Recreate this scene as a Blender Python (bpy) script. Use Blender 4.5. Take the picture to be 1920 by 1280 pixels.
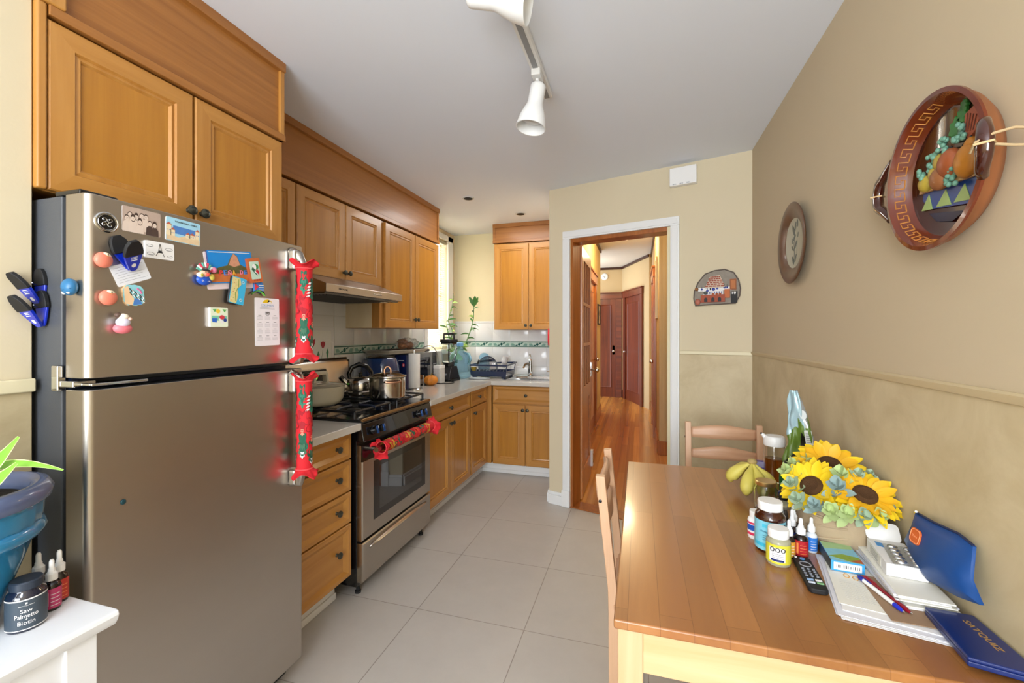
import bpy, math, random
from mathutils import Matrix, Vector, noise
PI = math.pi
random.seed(7)
for o in list(bpy.data.objects): bpy.data.objects.remove(o)
SC = bpy.context.scene
COL = SC.collection
# ---------------- camera, world, lights, exposure ----------------
PSI = 0.28860
cam = bpy.data.cameras.new('camera'); cam.lens = 805/1920*36; cam.sensor_width = 36; cam.sensor_fit = 'HORIZONTAL'
cam.shift_y = -15/1920; cam.clip_start = .02
camo = bpy.data.objects.new('camera', cam); COL.objects.link(camo)
camo.location = (0, 0, 1.38); camo.rotation_euler = (PI/2, 0, PSI)
SC.camera = camo
vs = SC.view_settings
vs.view_transform = 'Standard'; vs.look = 'None'; vs.gamma = 1; vs.exposure = 0.32; vs.use_curve_mapping = False
w = bpy.data.worlds.new('world'); SC.world = w; w.use_nodes = True
w.node_tree.nodes['Background'].inputs[0].default_value = (.80, .90, 1, 1)
w.node_tree.nodes['Background'].inputs[1].default_value = 3.0
def area(name, loc, rot, sx, sy, power, col, spread=PI):
    l = bpy.data.lights.new(name, 'AREA'); l.shape = 'RECTANGLE'; l.size = sx; l.size_y = sy; l.energy = power; l.color = col; l.spread = spread
    o = bpy.data.objects.new(name, l); COL.objects.link(o); o.location = loc; o.rotation_euler = rot
    return o
# daylight entering by the window behind the photographer, by the kitchen window, and an added fill light at the dining end
area('window_daylight', (-.3, -2.32, 1.45), (PI/2+.34, 0, 0), 1.7, 1.7, 96, (.90, .95, 1))
area('kitchen_window_daylight', (-2.5, 4.26, 1.8), (0, -PI/2, 0), 1.2, .6, 45, (1, .95, .84))
def point(name, loc, power, col, r=.08):
    l = bpy.data.lights.new(name, 'POINT'); l.energy = power; l.color = col; l.shadow_soft_size = r
    o = bpy.data.objects.new(name, l); COL.objects.link(o); o.location = loc
point('dining_fill_light', (-.2, -.9, 1.9), 28, (.95, .97, 1), .2)  # added unseen point light without a fixture, brightens the ceiling
point('hall_lamp_light', (-.2, 5.9, 2.55), 34, (1, .78, .46), .12)
point('hall_near_light', (.58, 4.25, 2.35), 11, (1, .80, .50), .12)
point('hall_far_light', (-.95, 8.6, 2.3), 9, (1, .82, .58), .12)
area('kitchen_fill_light', (-1.2, 3.75, 2.52), (0, 0, 0), .5, .5, 9, (1, .98, .95))  # added fill over the kitchen; the recessed downlights themselves are unlit
# ---------------- materials ----------------
def lin(c): return c/12.92 if c <= .04045 else ((c+.055)/1.055)**2.4
def C(h):
    h = h.lstrip('#'); return tuple(lin(int(h[i:i+2], 16)/255) for i in (0, 2, 4)) + (1,)
MATS = {}
def newmat(name):
    m = bpy.data.materials.new(name); m.use_nodes = True
    return m, m.node_tree, m.node_tree.nodes['Principled BSDF']
def mat(c, rough=.5, metal=0, var=.0, vs_=30, bump=0, bs=60, trans=0, coat=0, alpha=1, ior=1.45, emit=0, sss=0, name=None, aniso=None):
    key = (c, rough, metal, var, vs_, bump, bs, trans, coat, alpha, ior, emit, aniso)
    if key in MATS: return MATS[key]
    m, nt, b = newmat(name or 'm_'+c.lstrip('#')); N = nt.nodes; L = nt.links
    b.inputs['Base Color'].default_value = C(c); b.inputs['Roughness'].default_value = rough; b.inputs['Metallic'].default_value = metal
    b.inputs['Transmission Weight'].default_value = trans; b.inputs['Coat Weight'].default_value = coat
    b.inputs['Alpha'].default_value = alpha; b.inputs['IOR'].default_value = ior
    if emit: b.inputs['Emission Color'].default_value = C(c); b.inputs['Emission Strength'].default_value = emit
    if var or bump:
        tc = N.new('ShaderNodeTexCoord'); no = N.new('ShaderNodeTexNoise'); no.inputs['Scale'].default_value = vs_; no.inputs['Detail'].default_value = 5
        mp = N.new('ShaderNodeMapping'); L.new(tc.outputs['Object'], mp.inputs[0])
        if aniso: mp.inputs['Scale'].default_value = aniso
        L.new(mp.outputs[0], no.inputs['Vector'])
        if var:
            mx = N.new('ShaderNodeMix'); mx.data_type = 'RGBA'; col = C(c)
            mx.inputs[6].default_value = tuple(x*(1-var) for x in col[:3])+(1,); mx.inputs[7].default_value = tuple(min(1, x*(1+var)) for x in col[:3])+(1,)
            L.new(no.outputs['Fac'], mx.inputs[0]); L.new(mx.outputs[2], b.inputs['Base Color'])
        if bump:
            n2 = N.new('ShaderNodeTexNoise'); n2.inputs['Scale'].default_value = bs; n2.inputs['Detail'].default_value = 4; L.new(mp.outputs[0], n2.inputs['Vector'])
            bp = N.new('ShaderNodeBump'); bp.inputs['Strength'].default_value = bump; bp.inputs['Distance'].default_value = .004
            L.new(n2.outputs['Fac'], bp.inputs['Height']); L.new(bp.outputs[0], b.inputs['Normal'])
    MATS[key] = m
    return m
def wood(name, c1, c2, axis='z', rough=.38, dens=26, stretch=.05, bump=.05, plank=None, coat=0, contrast=(.3, .7), c3=None):
    m, nt, b = newmat(name); N = nt.nodes; L = nt.links
    tc = N.new('ShaderNodeTexCoord'); mp = N.new('ShaderNodeMapping')
    sc = [dens]*3; sc['xyz'.index(axis)] = dens*stretch; mp.inputs['Scale'].default_value = sc
    L.new(tc.outputs['Object'], mp.inputs[0])
    no = N.new('ShaderNodeTexNoise'); no.inputs['Scale'].default_value = 1; no.inputs['Detail'].default_value = 7; no.inputs['Roughness'].default_value = .62; no.inputs['Distortion'].default_value = .35
    L.new(mp.outputs[0], no.inputs['Vector'])
    cr = N.new('ShaderNodeValToRGB'); cr.color_ramp.elements[0].position = contrast[0]; cr.color_ramp.elements[1].position = contrast[1]
    cr.color_ramp.elements[0].color = C(c1); cr.color_ramp.elements[1].color = C(c2)
    L.new(no.outputs['Fac'], cr.inputs[0]); out = cr.outputs[0]
    n3 = N.new('ShaderNodeTexNoise'); n3.inputs['Scale'].default_value = .16; n3.inputs['Detail'].default_value = 2; L.new(mp.outputs[0], n3.inputs['Vector'])
    if c3:
        cr3 = N.new('ShaderNodeValToRGB'); cr3.color_ramp.elements[0].position = .5; cr3.color_ramp.elements[1].position = .66
        L.new(n3.outputs['Fac'], cr3.inputs[0])
        mx = N.new('ShaderNodeMix'); mx.data_type = 'RGBA'; mx.inputs[7].default_value = C(c3)
        L.new(cr3.outputs[0], mx.inputs[0]); L.new(out, mx.inputs[6]); out = mx.outputs[2]
    if plank:
        pw, pl, ax, amt = plank            # boards of width pw and length pl running along ax
        m2 = N.new('ShaderNodeMapping'); L.new(tc.outputs['Object'], m2.inputs[0])
        if ax == 'y': m2.inputs['Rotation'].default_value = (0, 0, PI/2)
        br = N.new('ShaderNodeTexBrick'); br.offset = .37; br.inputs['Scale'].default_value = 1
        br.inputs['Brick Width'].default_value = pl; br.inputs['Row Height'].default_value = pw; br.inputs['Mortar Size'].default_value = .0009; br.inputs['Mortar Smooth'].default_value = .3
        a = 1-amt
        br.inputs['Color1'].default_value = (a, a*.96, a*.92, 1); br.inputs['Color2'].default_value = (1.08, 1.06, 1.04, 1); br.inputs['Mortar'].default_value = (.85*a, .78*a, .72*a, 1); br.inputs['Bias'].default_value = 0
        L.new(m2.outputs[0], br.inputs['Vector'])
        mu = N.new('ShaderNodeMix'); mu.data_type = 'RGBA'; mu.blend_type = 'MULTIPLY'; mu.inputs[0].default_value = 1
        L.new(out, mu.inputs[6]); L.new(br.outputs['Color'], mu.inputs[7]); out = mu.outputs[2]
    L.new(out, b.inputs['Base Color']); b.inputs['Roughness'].default_value = rough; b.inputs['Coat Weight'].default_value = coat; b.inputs['Coat Roughness'].default_value = .12
    bp = N.new('ShaderNodeBump'); bp.inputs['Strength'].default_value = bump; bp.inputs['Distance'].default_value = .002
    L.new(no.outputs['Fac'], bp.inputs['Height']); L.new(bp.outputs[0], b.inputs['Normal'])
    return m
def glass(c, rough=.02, ior=1.45, name='glass'):
    return mat(c, rough, trans=1, ior=ior, name=name)
MAPLE = wood('honey_maple', '#a96f22', '#be8430', 'z', .33, 22, .05, coat=.25)
MAPLEF = wood('maple_frame', '#b07834', '#c48e48', 'z', .36, 24, .05, coat=.2)
MAPLEH = wood('maple_rail', '#ae7631', '#c28b44', 'y', .36, 24, .05, coat=.2)
MAPLEX = wood('maple_rail_cross', '#ae7631', '#c28b44', 'x', .36, 24, .05, coat=.2)
OAKY = wood('oak_soffit', '#8f5a28', '#ad7438', 'y', .42, 34, .035, .12, coat=.1, c3='#a56d30')
OAKX = wood('oak_soffit_cross', '#8f5a28', '#ad7438', 'x', .42, 34, .035, .12, coat=.1, c3='#a56d30')
PALEP = wood('pale_panel', '#ead6b2', '#f2e2c4', 'z', .5, 14, .2)
PINE = wood('pine_tabletop', '#956136', '#b58049', 'y', .30, 18, .06, .04, plank=(.068, .9, 'y', .20), coat=.3, contrast=(.25, .75), c3='#9c6434')
PINEL = wood('pine_leg', '#cfa67c', '#e0bd96', 'z', .42, 18, .06)
PINELX = wood('pine_apron', '#d0a878', '#e2c096', 'x', .42, 18, .06)
PINELY = wood('pine_apron_long', '#dcb07c', '#efcd9f', 'y', .42, 18, .06)
CHAIRW = wood('chair_pine', '#c39a76', '#d8b090', 'z', .4, 20, .06)
CHAIRX = wood('chair_slat', '#c09472', '#d6ab8a', 'x', .4, 20, .06)
CHAIRY = wood('chair_slat_side', '#c09472', '#d6ab8a', 'y', .4, 20, .06)
HFLOOR = wood('hall_floor', '#bd7a30', '#e2a352', 'y', .25, 22, .02, .03, c3='#a9642a', plank=(.07, 1.1, 'y', .30), coat=.3)
REDW = wood('mahogany_door', '#4a1906', '#7c3410', 'z', .35, 20, .05, coat=.08)
REDWX = wood('mahogany_cross', '#4a1906', '#7c3410', 'x', .35, 20, .05, coat=.08)
CASEW = wood('door_casing_wood', '#8a4a1c', '#b26a2e', 'z', .32, 24, .05, coat=.3)
LEAFW = wood('french_door_wood', '#9a5a26', '#c07c3c', 'z', .3, 24, .05, coat=.3)
WHITE = mat('#e9eaea', .35, name='white_paint'); CREAMT = mat('#e2d8b6', .45, name='cream_trim')
STEEL = mat('#b3aca3', .26, 1, bump=.02, bs=240, name='brushed_steel', aniso=(1, .03, 1)); CHROME = mat('#d6d8da', .09, 1, name='chrome')
BLACK = mat('#0b0c0f', .18, coat=.4, name='black_enamel'); BLACKM = mat('#17181b', .6, name='black_matt'); GLASSB = mat('#08090b', .04, coat=1, name='black_glass')
IRON = mat('#15161a', .38, bump=.2, bs=300, name='cast_iron'); PEWTER = mat('#55564e', .42, .8, var=.4, vs_=150, name='pewter_knob')
NAVY = mat('#10234f', .35, name='navy'); PAPER = mat('#e9e8e8', .7, name='paper'); INK = mat('#26262a', .6, name='ink'); GREYI = mat('#8b8d95', .6, name='grey_ink')
PLW = mat('#f0f0ef', .28, name='white_plastic'); RED = mat('#d4202c', .75, bump=.2, bs=200, name='red_cloth'); GREEN = mat('#1f5c46', .7, name='green_print'); GOLD = mat('#d29b35', .6, name='gold_print')
# fridge steel: horizontal brushing, a shade warmer
FRSTEEL = mat('#bdb6ae', .34, 1, bump=.03, bs=120, name='fridge_steel', aniso=(1, .02, 2.2), var=.06, vs_=3)
def wallmat(name, c, var=.03, bump=.06, vsc=3):
    return mat(c, .75, var=var, vs_=vsc, bump=bump, bs=90, name=name)
CREAM = wallmat('cream_wall', '#d5c8ab'); CREAMW = wallmat('warm_cream_wall', '#dcd3b0'); BEIGE = wallmat('beige_wall', '#c6b699'); CEIL = wallmat('ceiling_paint', '#e6ecf7', .01, .03)
HALLW = wallmat('hall_wall', '#c4ac82'); HALLY = wallmat('hall_yellow_wall', '#d9bd7c')
def plaster():
    m, nt, b = newmat('sponged_plaster'); N = nt.nodes; L = nt.links
    tc = N.new('ShaderNodeTexCoord'); n = N.new('ShaderNodeTexNoise'); n.inputs['Scale'].default_value = 4.5; n.inputs['Detail'].default_value = 8; n.inputs['Roughness'].default_value = .65; n.inputs['Distortion'].default_value = .6
    L.new(tc.outputs['Object'], n.inputs['Vector'])
    cr = N.new('ShaderNodeValToRGB'); e = cr.color_ramp.elements; e[0].position = .3; e[1].position = .72; e[0].color = C('#b9a782'); e[1].color = C('#d3c4a1')
    L.new(n.outputs['Fac'], cr.inputs[0]); L.new(cr.outputs[0], b.inputs['Base Color']); b.inputs['Roughness'].default_value = .5
    bp = N.new('ShaderNodeBump'); bp.inputs['Strength'].default_value = .12; bp.inputs['Distance'].default_value = .004; L.new(n.outputs['Fac'], bp.inputs['Height']); L.new(bp.outputs[0], b.inputs['Normal'])
    return m
PLAST = plaster()
def floortile():
    m, nt, b = newmat('floor_tile'); N = nt.nodes; L = nt.links
    tc = N.new('ShaderNodeTexCoord'); mp = N.new('ShaderNodeMapping'); mp.inputs['Location'].default_value = (.515+.55*5, -.28+.55*8, 0); L.new(tc.outputs['Object'], mp.inputs[0])
    br = N.new('ShaderNodeTexBrick'); br.offset = 0; br.inputs['Scale'].default_value = 1; br.inputs['Brick Width'].default_value = .55; br.inputs['Row Height'].default_value = .55
    br.inputs['Mortar Size'].default_value = .0022; br.inputs['Mortar Smooth'].default_value = .2; br.inputs['Bias'].default_value = 0
    br.inputs['Color1'].default_value = C('#b9b4ad'); br.inputs['Color2'].default_value = C('#bdb8b2'); br.inputs['Mortar'].default_value = C('#948a82')
    L.new(mp.outputs[0], br.inputs['Vector'])
    n = N.new('ShaderNodeTexNoise'); n.inputs['Scale'].default_value = 7; n.inputs['Detail'].default_value = 8; n.inputs['Roughness'].default_value = .7; L.new(tc.outputs['Object'], n.inputs['Vector'])
    cr = N.new('ShaderNodeValToRGB'); cr.color_ramp.elements[0].color = (.86, .86, .86, 1); cr.color_ramp.elements[1].color = (1.05, 1.05, 1.05, 1); L.new(n.outputs['Fac'], cr.inputs[0])
    mu = N.new('ShaderNodeMix'); mu.data_type = 'RGBA'; mu.blend_type = 'MULTIPLY'; mu.inputs[0].default_value = 1; L.new(br.outputs['Color'], mu.inputs[6]); L.new(cr.outputs[0], mu.inputs[7])
    L.new(mu.outputs[2], b.inputs['Base Color']); b.inputs['Roughness'].default_value = .42
    bp = N.new('ShaderNodeBump'); bp.invert = True; bp.inputs['Strength'].default_value = .4; bp.inputs['Distance'].default_value = .002; L.new(br.outputs['Fac'], bp.inputs['Height']); L.new(bp.outputs[0], b.inputs['Normal'])
    return m
FTILE = floortile()
# ---------------- mesh helpers ----------------
I4 = Matrix.Identity(4)
def Tr(x, y, z): return Matrix.Translation((x, y, z))
def Rz(a): return Matrix.Rotation(a, 4, 'Z')
def Rx(a): return Matrix.Rotation(a, 4, 'X')
def Ry(a): return Matrix.Rotation(a, 4, 'Y')
def frame(O, U, V):
    U = Vector(U).normalized(); V = Vector(V).normalized(); N = U.cross(V)
    m = Matrix.Identity(4)
    for i in range(3): m[i][0] = U[i]; m[i][1] = V[i]; m[i][2] = N[i]; m[i][3] = O[i]
    return m
class MB:
    def __init__(s, M=None): s.v = []; s.f = []; s.mi = []; s.mats = []; s.M = M or I4
    def k(s, m):
        if m not in s.mats: s.mats.append(m)
        return s.mats.index(m)
    def add(s, vs_, fs, m, M=None):
        T_ = s.M @ (M or I4); o = len(s.v); s.v += [T_ @ Vector(p) for p in vs_]
        ms = m if isinstance(m, list) else [m]*len(fs)
        if T_.determinant() < 0: fs = [tuple(reversed(f)) for f in fs]
        for f, mm in zip(fs, ms): s.f.append([i+o for i in f]); s.mi.append(s.k(mm))
        return s
    def box(s, a, b, m, M=None):
        x0, y0, z0 = a; x1, y1, z1 = b
        if x0 > x1: x0, x1 = x1, x0
        if y0 > y1: y0, y1 = y1, y0
        if z0 > z1: z0, z1 = z1, z0
        V = [(x0,y0,z0),(x1,y0,z0),(x1,y1,z0),(x0,y1,z0),(x0,y0,z1),(x1,y0,z1),(x1,y1,z1),(x0,y1,z1)]
        return s.add(V, [(0,3,2,1),(4,5,6,7),(0,1,5,4),(1,2,6,5),(2,3,7,6),(3,0,4,7)], m, M)
    def prism(s, pts, z0, z1, m, M=None, cap=None, cap0=True):
        n = len(pts); ar = sum(pts[i][0]*pts[(i+1) % n][1]-pts[(i+1) % n][0]*pts[i][1] for i in range(n))
        if ar < 0: pts = pts[::-1]
        V = [(p[0], p[1], z0) for p in pts]+[(p[0], p[1], z1) for p in pts]
        fs = [(i, (i+1) % n, n+(i+1) % n, n+i) for i in range(n)]; ms = [m]*n
        fs.append(tuple(range(n, 2*n))); ms.append(cap or m)
        if cap0: fs.append(tuple(range(n-1, -1, -1))); ms.append(m)
        return s.add(V, fs, ms, M)
    def poly(s, pts, z, m, M=None): return s.prism(pts, z-.00015, z, m, M)
    def lathe(s, prof, m, seg=32, M=None, sx=1, sy=1, fn=None, cap=True):
        V = []; fs = []; ms = []; n = len(prof)
        for p in prof:
            for j in range(seg):
                a = 2*PI*j/seg; r = p[0]*(fn(a, p[1]) if fn else 1); V.append((r*math.cos(a)*sx, r*math.sin(a)*sy, p[1]))
        for i in range(n-1):
            mm = prof[i][2] if len(prof[i]) > 2 else m
            for j in range(seg):
                k2 = (j+1) % seg; fs.append((i*seg+j, i*seg+k2, (i+1)*seg+k2, (i+1)*seg+j)); ms.append(mm)
        if cap and prof[0][0] > 1e-6: fs.append(tuple(range(seg-1, -1, -1))); ms.append(prof[0][2] if len(prof[0]) > 2 else m)
        if cap and prof[-1][0] > 1e-6: fs.append(tuple((n-1)*seg+j for j in range(seg))); ms.append(prof[-1][2] if len(prof[-1]) > 2 else m)
        return s.add(V, fs, ms, M)
    def tube(s, pts, r, m, seg=8, M=None, closed=False, flat=1):
        P_ = [Vector(p) for p in pts]; n = len(P_); V = []; fs = []; up = None
        for i in range(n):
            if closed: t = P_[(i+1) % n]-P_[i-1]
            else: t = P_[min(i+1, n-1)]-P_[max(i-1, 0)]
            t.normalize()
            if up is None: up = Vector((0,0,1)) if abs(t.z) < .9 else Vector((1,0,0))
            a = t.cross(up)
            if a.length < 1e-5: a = t.orthogonal()
            a.normalize(); b = a.cross(t).normalized(); up = b
            rr = r[i] if isinstance(r, (list, tuple)) else r
            for j in range(seg):
                q = 2*PI*j/seg; V.append(P_[i]+a*math.cos(q)*rr+b*math.sin(q)*rr*flat)
        for i in range(n if closed else n-1):
            i2 = (i+1) % n
            for j in range(seg):
                j2 = (j+1) % seg; fs.append((i*seg+j, i*seg+j2, i2*seg+j2, i2*seg+j))
        if not closed: fs.append(tuple(range(seg-1, -1, -1))); fs.append(tuple((n-1)*seg+j for j in range(seg)))
        return s.add(V, fs, m, M)
    def ell(s, c, r, m, seg=16, rings=10, M=None, fn=None):
        V = []; fs = []
        for i in range(rings+1):
            th = PI*i/rings
            for j in range(seg):
                a = 2*PI*j/seg; d = Vector((math.sin(th)*math.cos(a), math.sin(th)*math.sin(a), -math.cos(th)))
                q = fn(d) if fn else 1
                V.append((c[0]+r[0]*d.x*q, c[1]+r[1]*d.y*q, c[2]+r[2]*d.z*q))
        for i in range(rings):
            for j in range(seg):
                j2 = (j+1) % seg; fs.append((i*seg+j, i*seg+j2, (i+1)*seg+j2, (i+1)*seg+j))
        return s.add(V, fs, m, M)
    def grid(s, nu, nv, fn, m, M=None, wrapu=False):
        V = [fn(i/(nu if wrapu else nu-1) if True else 0, j/(nv-1)) for j in range(nv) for i in range(nu)]; fs = []
        for j in range(nv-1):
            for i in range(nu if wrapu else nu-1):
                i2 = (i+1) % nu; fs.append((j*nu+i, j*nu+i2, (j+1)*nu+i2, (j+1)*nu+i))
        return s.add(V, fs, m, M)
    def rings(s, rects, mats_, M=None):
        # nested rectangles (u0,v0,u1,v1,d) joined edge to edge, the last one capped
        V = []; fs = []; ms = []
        for u0, v0, u1, v1, d in rects: V += [(u0,v0,d),(u1,v0,d),(u1,v1,d),(u0,v1,d)]
        for i in range(len(rects)-1):
            for j in range(4):
                j2 = (j+1) % 4; fs.append((4*i+j, 4*i+j2, 4*i+4+j2, 4*i+4+j)); mm = mats_[i]
                ms.append(mm[j % 2] if isinstance(mm, tuple) else mm)
        k = 4*(len(rects)-1); fs.append((k, k+1, k+2, k+3)); ms.append(mats_[-1] if not isinstance(mats_[-1], tuple) else mats_[-1][0])
        return s.add(V, fs, ms, M)
_tc = {}
def txt(mb, string, M, m, h=None, w=None, depth=.0004, shear=0, z=.0002, align='c', bold=0):
    key = (string, shear, bold)
    if key not in _tc:
        cu = bpy.data.curves.new('t', 'FONT'); cu.body = string; cu.size = 1; cu.extrude = .02; cu.shear = shear; cu.offset = bold; cu.resolution_u = 3
        ob = bpy.data.objects.new('t', cu); COL.objects.link(ob)
        dg = bpy.context.evaluated_depsgraph_get(); me = bpy.data.meshes.new_from_object(ob.evaluated_get(dg))
        _tc[key] = ([tuple(v.co) for v in me.vertices], [tuple(p.vertices) for p in me.polygons])
        bpy.data.objects.remove(ob); bpy.data.curves.remove(cu); bpy.data.meshes.remove(me)
    V, F_ = _tc[key]
    x0 = min(v[0] for v in V); x1 = max(v[0] for v in V); y0 = min(v[1] for v in V); y1 = max(v[1] for v in V)
    sy = h/(y1-y0) if h else w/(x1-x0); sx = w/(x1-x0) if w else sy
    cx = (x0+x1)/2; cy = (y0+y1)/2
    mb.add([((v[0]-cx)*sx, (v[1]-cy)*sy, z+(v[2]+.02)/.04*depth) for v in V], F_, m, M)
W = {}
def wm(o): return W[o.name]
def T(name, label, cat, loc, rz=0, group=None):
    o = bpy.data.objects.new(name, None); COL.objects.link(o); o.empty_display_size = .05
    o.location = loc; o.rotation_euler = (0, 0, rz); W[o.name] = Matrix.Translation(loc) @ Rz(rz)
    o['label'] = label; o['category'] = cat
    if group: o['group'] = group
    return o
def P(name, mb, parent=None, label=None, cat=None, group=None, kind=None, bevel=0, bseg=2, sub=0, smooth=35, solid=0, loc=None):
    me = bpy.data.meshes.new(name)
    if parent is not None: inv = wm(parent).inverted(); wmat = wm(parent)
    else:
        xs = [v.x for v in mb.v]; ys = [v.y for v in mb.v]; zs = [v.z for v in mb.v]
        if kind == 'structure': loc = (0, 0, 0)
        loc = loc or ((min(xs)+max(xs))/2, (min(ys)+max(ys))/2, min(zs)); wmat = Matrix.Translation(loc); inv = wmat.inverted()
    me.from_pydata([inv @ v for v in mb.v], [], mb.f); me.update()
    for m in mb.mats: me.materials.append(m)
    me.polygons.foreach_set('material_index', mb.mi)
    me.polygons.foreach_set('use_smooth', [True]*len(mb.f))
    me.set_sharp_from_angle(angle=math.radians(smooth))
    me.validate()
    o = bpy.data.objects.new(name, me); COL.objects.link(o)
    if parent is not None: o.parent = parent; W[o.name] = wmat
    else: o.location = wmat.translation; W[o.name] = wmat
    if label: o['label'] = label
    if cat: o['category'] = cat
    if group: o['group'] = group
    if kind: o['kind'] = kind
    if solid:
        md = o.modifiers.new('solid', 'SOLIDIFY'); md.thickness = solid; md.offset = 0
    if bevel:
        md = o.modifiers.new('bevel', 'BEVEL'); md.width = bevel; md.segments = bseg; md.limit_method = 'ANGLE'; md.angle_limit = math.radians(40); md.harden_normals = True
    if sub:
        md = o.modifiers.new('sub', 'SUBSURF'); md.levels = sub; md.render_levels = sub
    return o
def S(name, mb, **k): return P(name, mb, kind='structure', **k)
def rrect(w, h, r, n=5, cx=0, cy=0):
    pts = []
    for (sx, sy, a0) in ((1,1,0), (-1,1,90), (-1,-1,180), (1,-1,270)):
        for i in range(n+1):
            a = math.radians(a0+90*i/n); pts.append((cx+sx*(w/2-r)+r*math.cos(a), cy+sy*(h/2-r)+r*math.sin(a)))
    return pts
def circ(cx, cy, r, n=20, ry=None): return [(cx+r*math.cos(2*PI*i/n), cy+(ry or r)*math.sin(2*PI*i/n)) for i in range(n)]
def bez(a, b, c, d, n=10):
    a, b, c, d = map(Vector, (a, b, c, d)); return [a*(1-t)**3+b*3*t*(1-t)**2+c*3*t*t*(1-t)+d*t**3 for t in [i/n for i in range(n+1)]]
# ---------------- room shell ----------------
H = 2.55; RX = .69
A = Vector((-.707, 3.456, 0)); B = Vector((.694, 3.062, 0)); WD = (B-A).normalized(); WL = (B-A).length; WN = Vector((WD.y, -WD.x, 0))  # WN towards the kitchen
WF = frame(A, WD, (0, 0, 1))      # u along the door wall, v up, n towards the camera
b = MB(); b.prism([(-2.3,-2.5),(.85,-2.5),(.85,3.03),(B.x,B.y),(A.x,A.y),(-.707,4.9),(-2.3,4.9)], -.06, 0, FTILE); S('floor', b)
D2 = .13
b = MB(); b.prism([(A.x,A.y),(B.x,B.y),(.85,3.03),(1.6,3.2),(1.6,10),(-1.6,10),(-1.6,5),(-.707,4.9)], -.06, 0, HFLOOR); S('floor_hall', b)
b = MB(); b.prism([(-2.3,-2.5),(.85,-2.5),(.85,3.03),(B.x+.02,B.y+.13),(A.x+.03,A.y+.13),(-.607,4.9),(-2.3,4.9)], H, H+.05, CEIL); S('ceiling', b)
b = MB(); b.prism([(-.72,3.5),(1.6,2.9),(1.6,10),(-1.6,10),(-1.6,4.95),(-.72,4.95)], 2.82, 2.9, mat('#d2cfc8', .8, name='hall_ceiling_paint')); S('ceiling_hall', b)
# right wall, beige above the chair rail and sponged plaster below
b = MB(); b.box((RX,-2.5,0),(RX+.15,3.2,1.25), PLAST); b.box((RX,-2.5,1.25),(RX+.15,3.2,H), BEIGE); S('wall_right', b)
b = MB(); b.prism([(0,1.243),(-.006,1.245),(-.010,1.254),(-.012,1.262),(-.005,1.267),(0,1.267)], -3.05, 2.45, mat('#c9b792', .5, name='rail_paint'), frame((RX,0,0),(1,0,0),(0,0,1))); S('trim_1', b)
# left wall of the dining end, in line with the cupboard over the fridge, its return and the alcove
b = MB(); b.box((-1.64,-2.5,0),(-1.49,.705,1.245), PLAST); b.box((-1.64,-2.5,1.245),(-1.49,.705,H), CREAM); S('wall_left_front', b, bevel=.004)
b = MB(); b.box((-1.49,-2.4,1.232),(-1.474,.705,1.266), CREAMT); S('trim_2', b, bevel=.004)
b = MB(); b.box((-2.28,.60,0),(-1.64,.705,H), CREAM); S('wall_alcove', b)
# left kitchen wall with the window opening
WX = -2.13; wy0, wy1, wz0, wz1 = 4.03, 4.53, 1.20, 2.44
b = MB(); b.box((WX-.15,.705,0),(WX,wy0,H), CREAM); b.box((WX-.15,wy1,0),(WX,4.89,H), CREAM); b.box((WX-.15,wy0,0),(WX,wy1,wz0), CREAM); b.box((WX-.15,wy0,wz1),(WX,wy1,H), CREAM); S('wall_left', b)
b = MB(); b.box((WX-.15,4.74,0),(-.6,4.89,H), CREAMW); S('wall_back', b)
# partition between kitchen and hall, and the angled wall with the doorway
b = MB(); b.prism([(-.707,3.47),(-.707,4.739),(-.68,4.739),(-.68,3.47)], 0, 2.82, CREAM); S('wall_partition', b)
o0, o1, oz = .188, .950, 2.13
def wp(mb, u0, u1, v0, v1, m, d0=-D2, d1=0): mb.box((u0,v0,d0),(u1,v1,d1), m, WF)
b = MB(); wp(b, 0, o0-.0, 0, H+.27, CREAM); wp(b, o0, o1, oz, H+.27, CREAM); wp(b, o1, WL+.05, 1.25, H+.27, CREAM); wp(b, o1, WL+.05, 0, 1.25, PLAST)
S('wall_doorway', b)
b = MB(); wp(b, 1.012, WL, 1.238, 1.262, CREAMT, 0, .012); S('trim_3', b, bevel=.004)
# white casing round the doorway (three profiled boards) and its plinth
b = MB()
for (u0,u1,v0,v1) in ((o0-.062,o0-.002,0,oz+.0),(o1+.002,o1+.062,0,oz+.0),(o0-.062,o1+.062,oz,oz+.062)):
    wp(b, u0,u1,v0,v1, WHITE, 0, .018)
    if v1-v0 > .5: wp(b, u0+.012,u1-.012,v0,v1-.0, WHITE, .018, .024)
    else: wp(b, u0+.012,u1-.012,v0+.012,v1-.012, WHITE, .018, .024)
wp(b, o0-.068,o0+.0,0,.13, WHITE, 0, .028); wp(b, o1,o1+.068,0,.13, WHITE, 0, .028)
S('trim_4', b, bevel=.003)
b = MB(); wp(b, .0,o0-.068,0,.075, WHITE, 0, .022); wp(b, .0,o0-.068,.075,.10, WHITE, 0, .014); b.box((-.729,3.46,0),(-.707,4.0,.075), WHITE); b.box((-.721,3.46,.075),(-.707,4.0,.10), WHITE); S('baseboard_doorway', b, bevel=.003)
b = MB(); wp(b, 1.02,WL,0,.09, WHITE, 0, .018); S('baseboard_right', b, bevel=.003)
# stained jamb lining inside the opening
b = MB(); wp(b, o0-.0,o0+.022,0,oz, CASEW, -D2-.01, .0); wp(b, o1-.022,o1,0,oz, CREAMT, -D2-.01, .0); wp(b, o0+.022,o1-.022,oz-.03,oz, CASEW, -D2-.01, 0); wp(b, o0,o1,0,.008, CASEW, -D2, .01); S('door_frame_1', b, bevel=.002)
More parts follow.
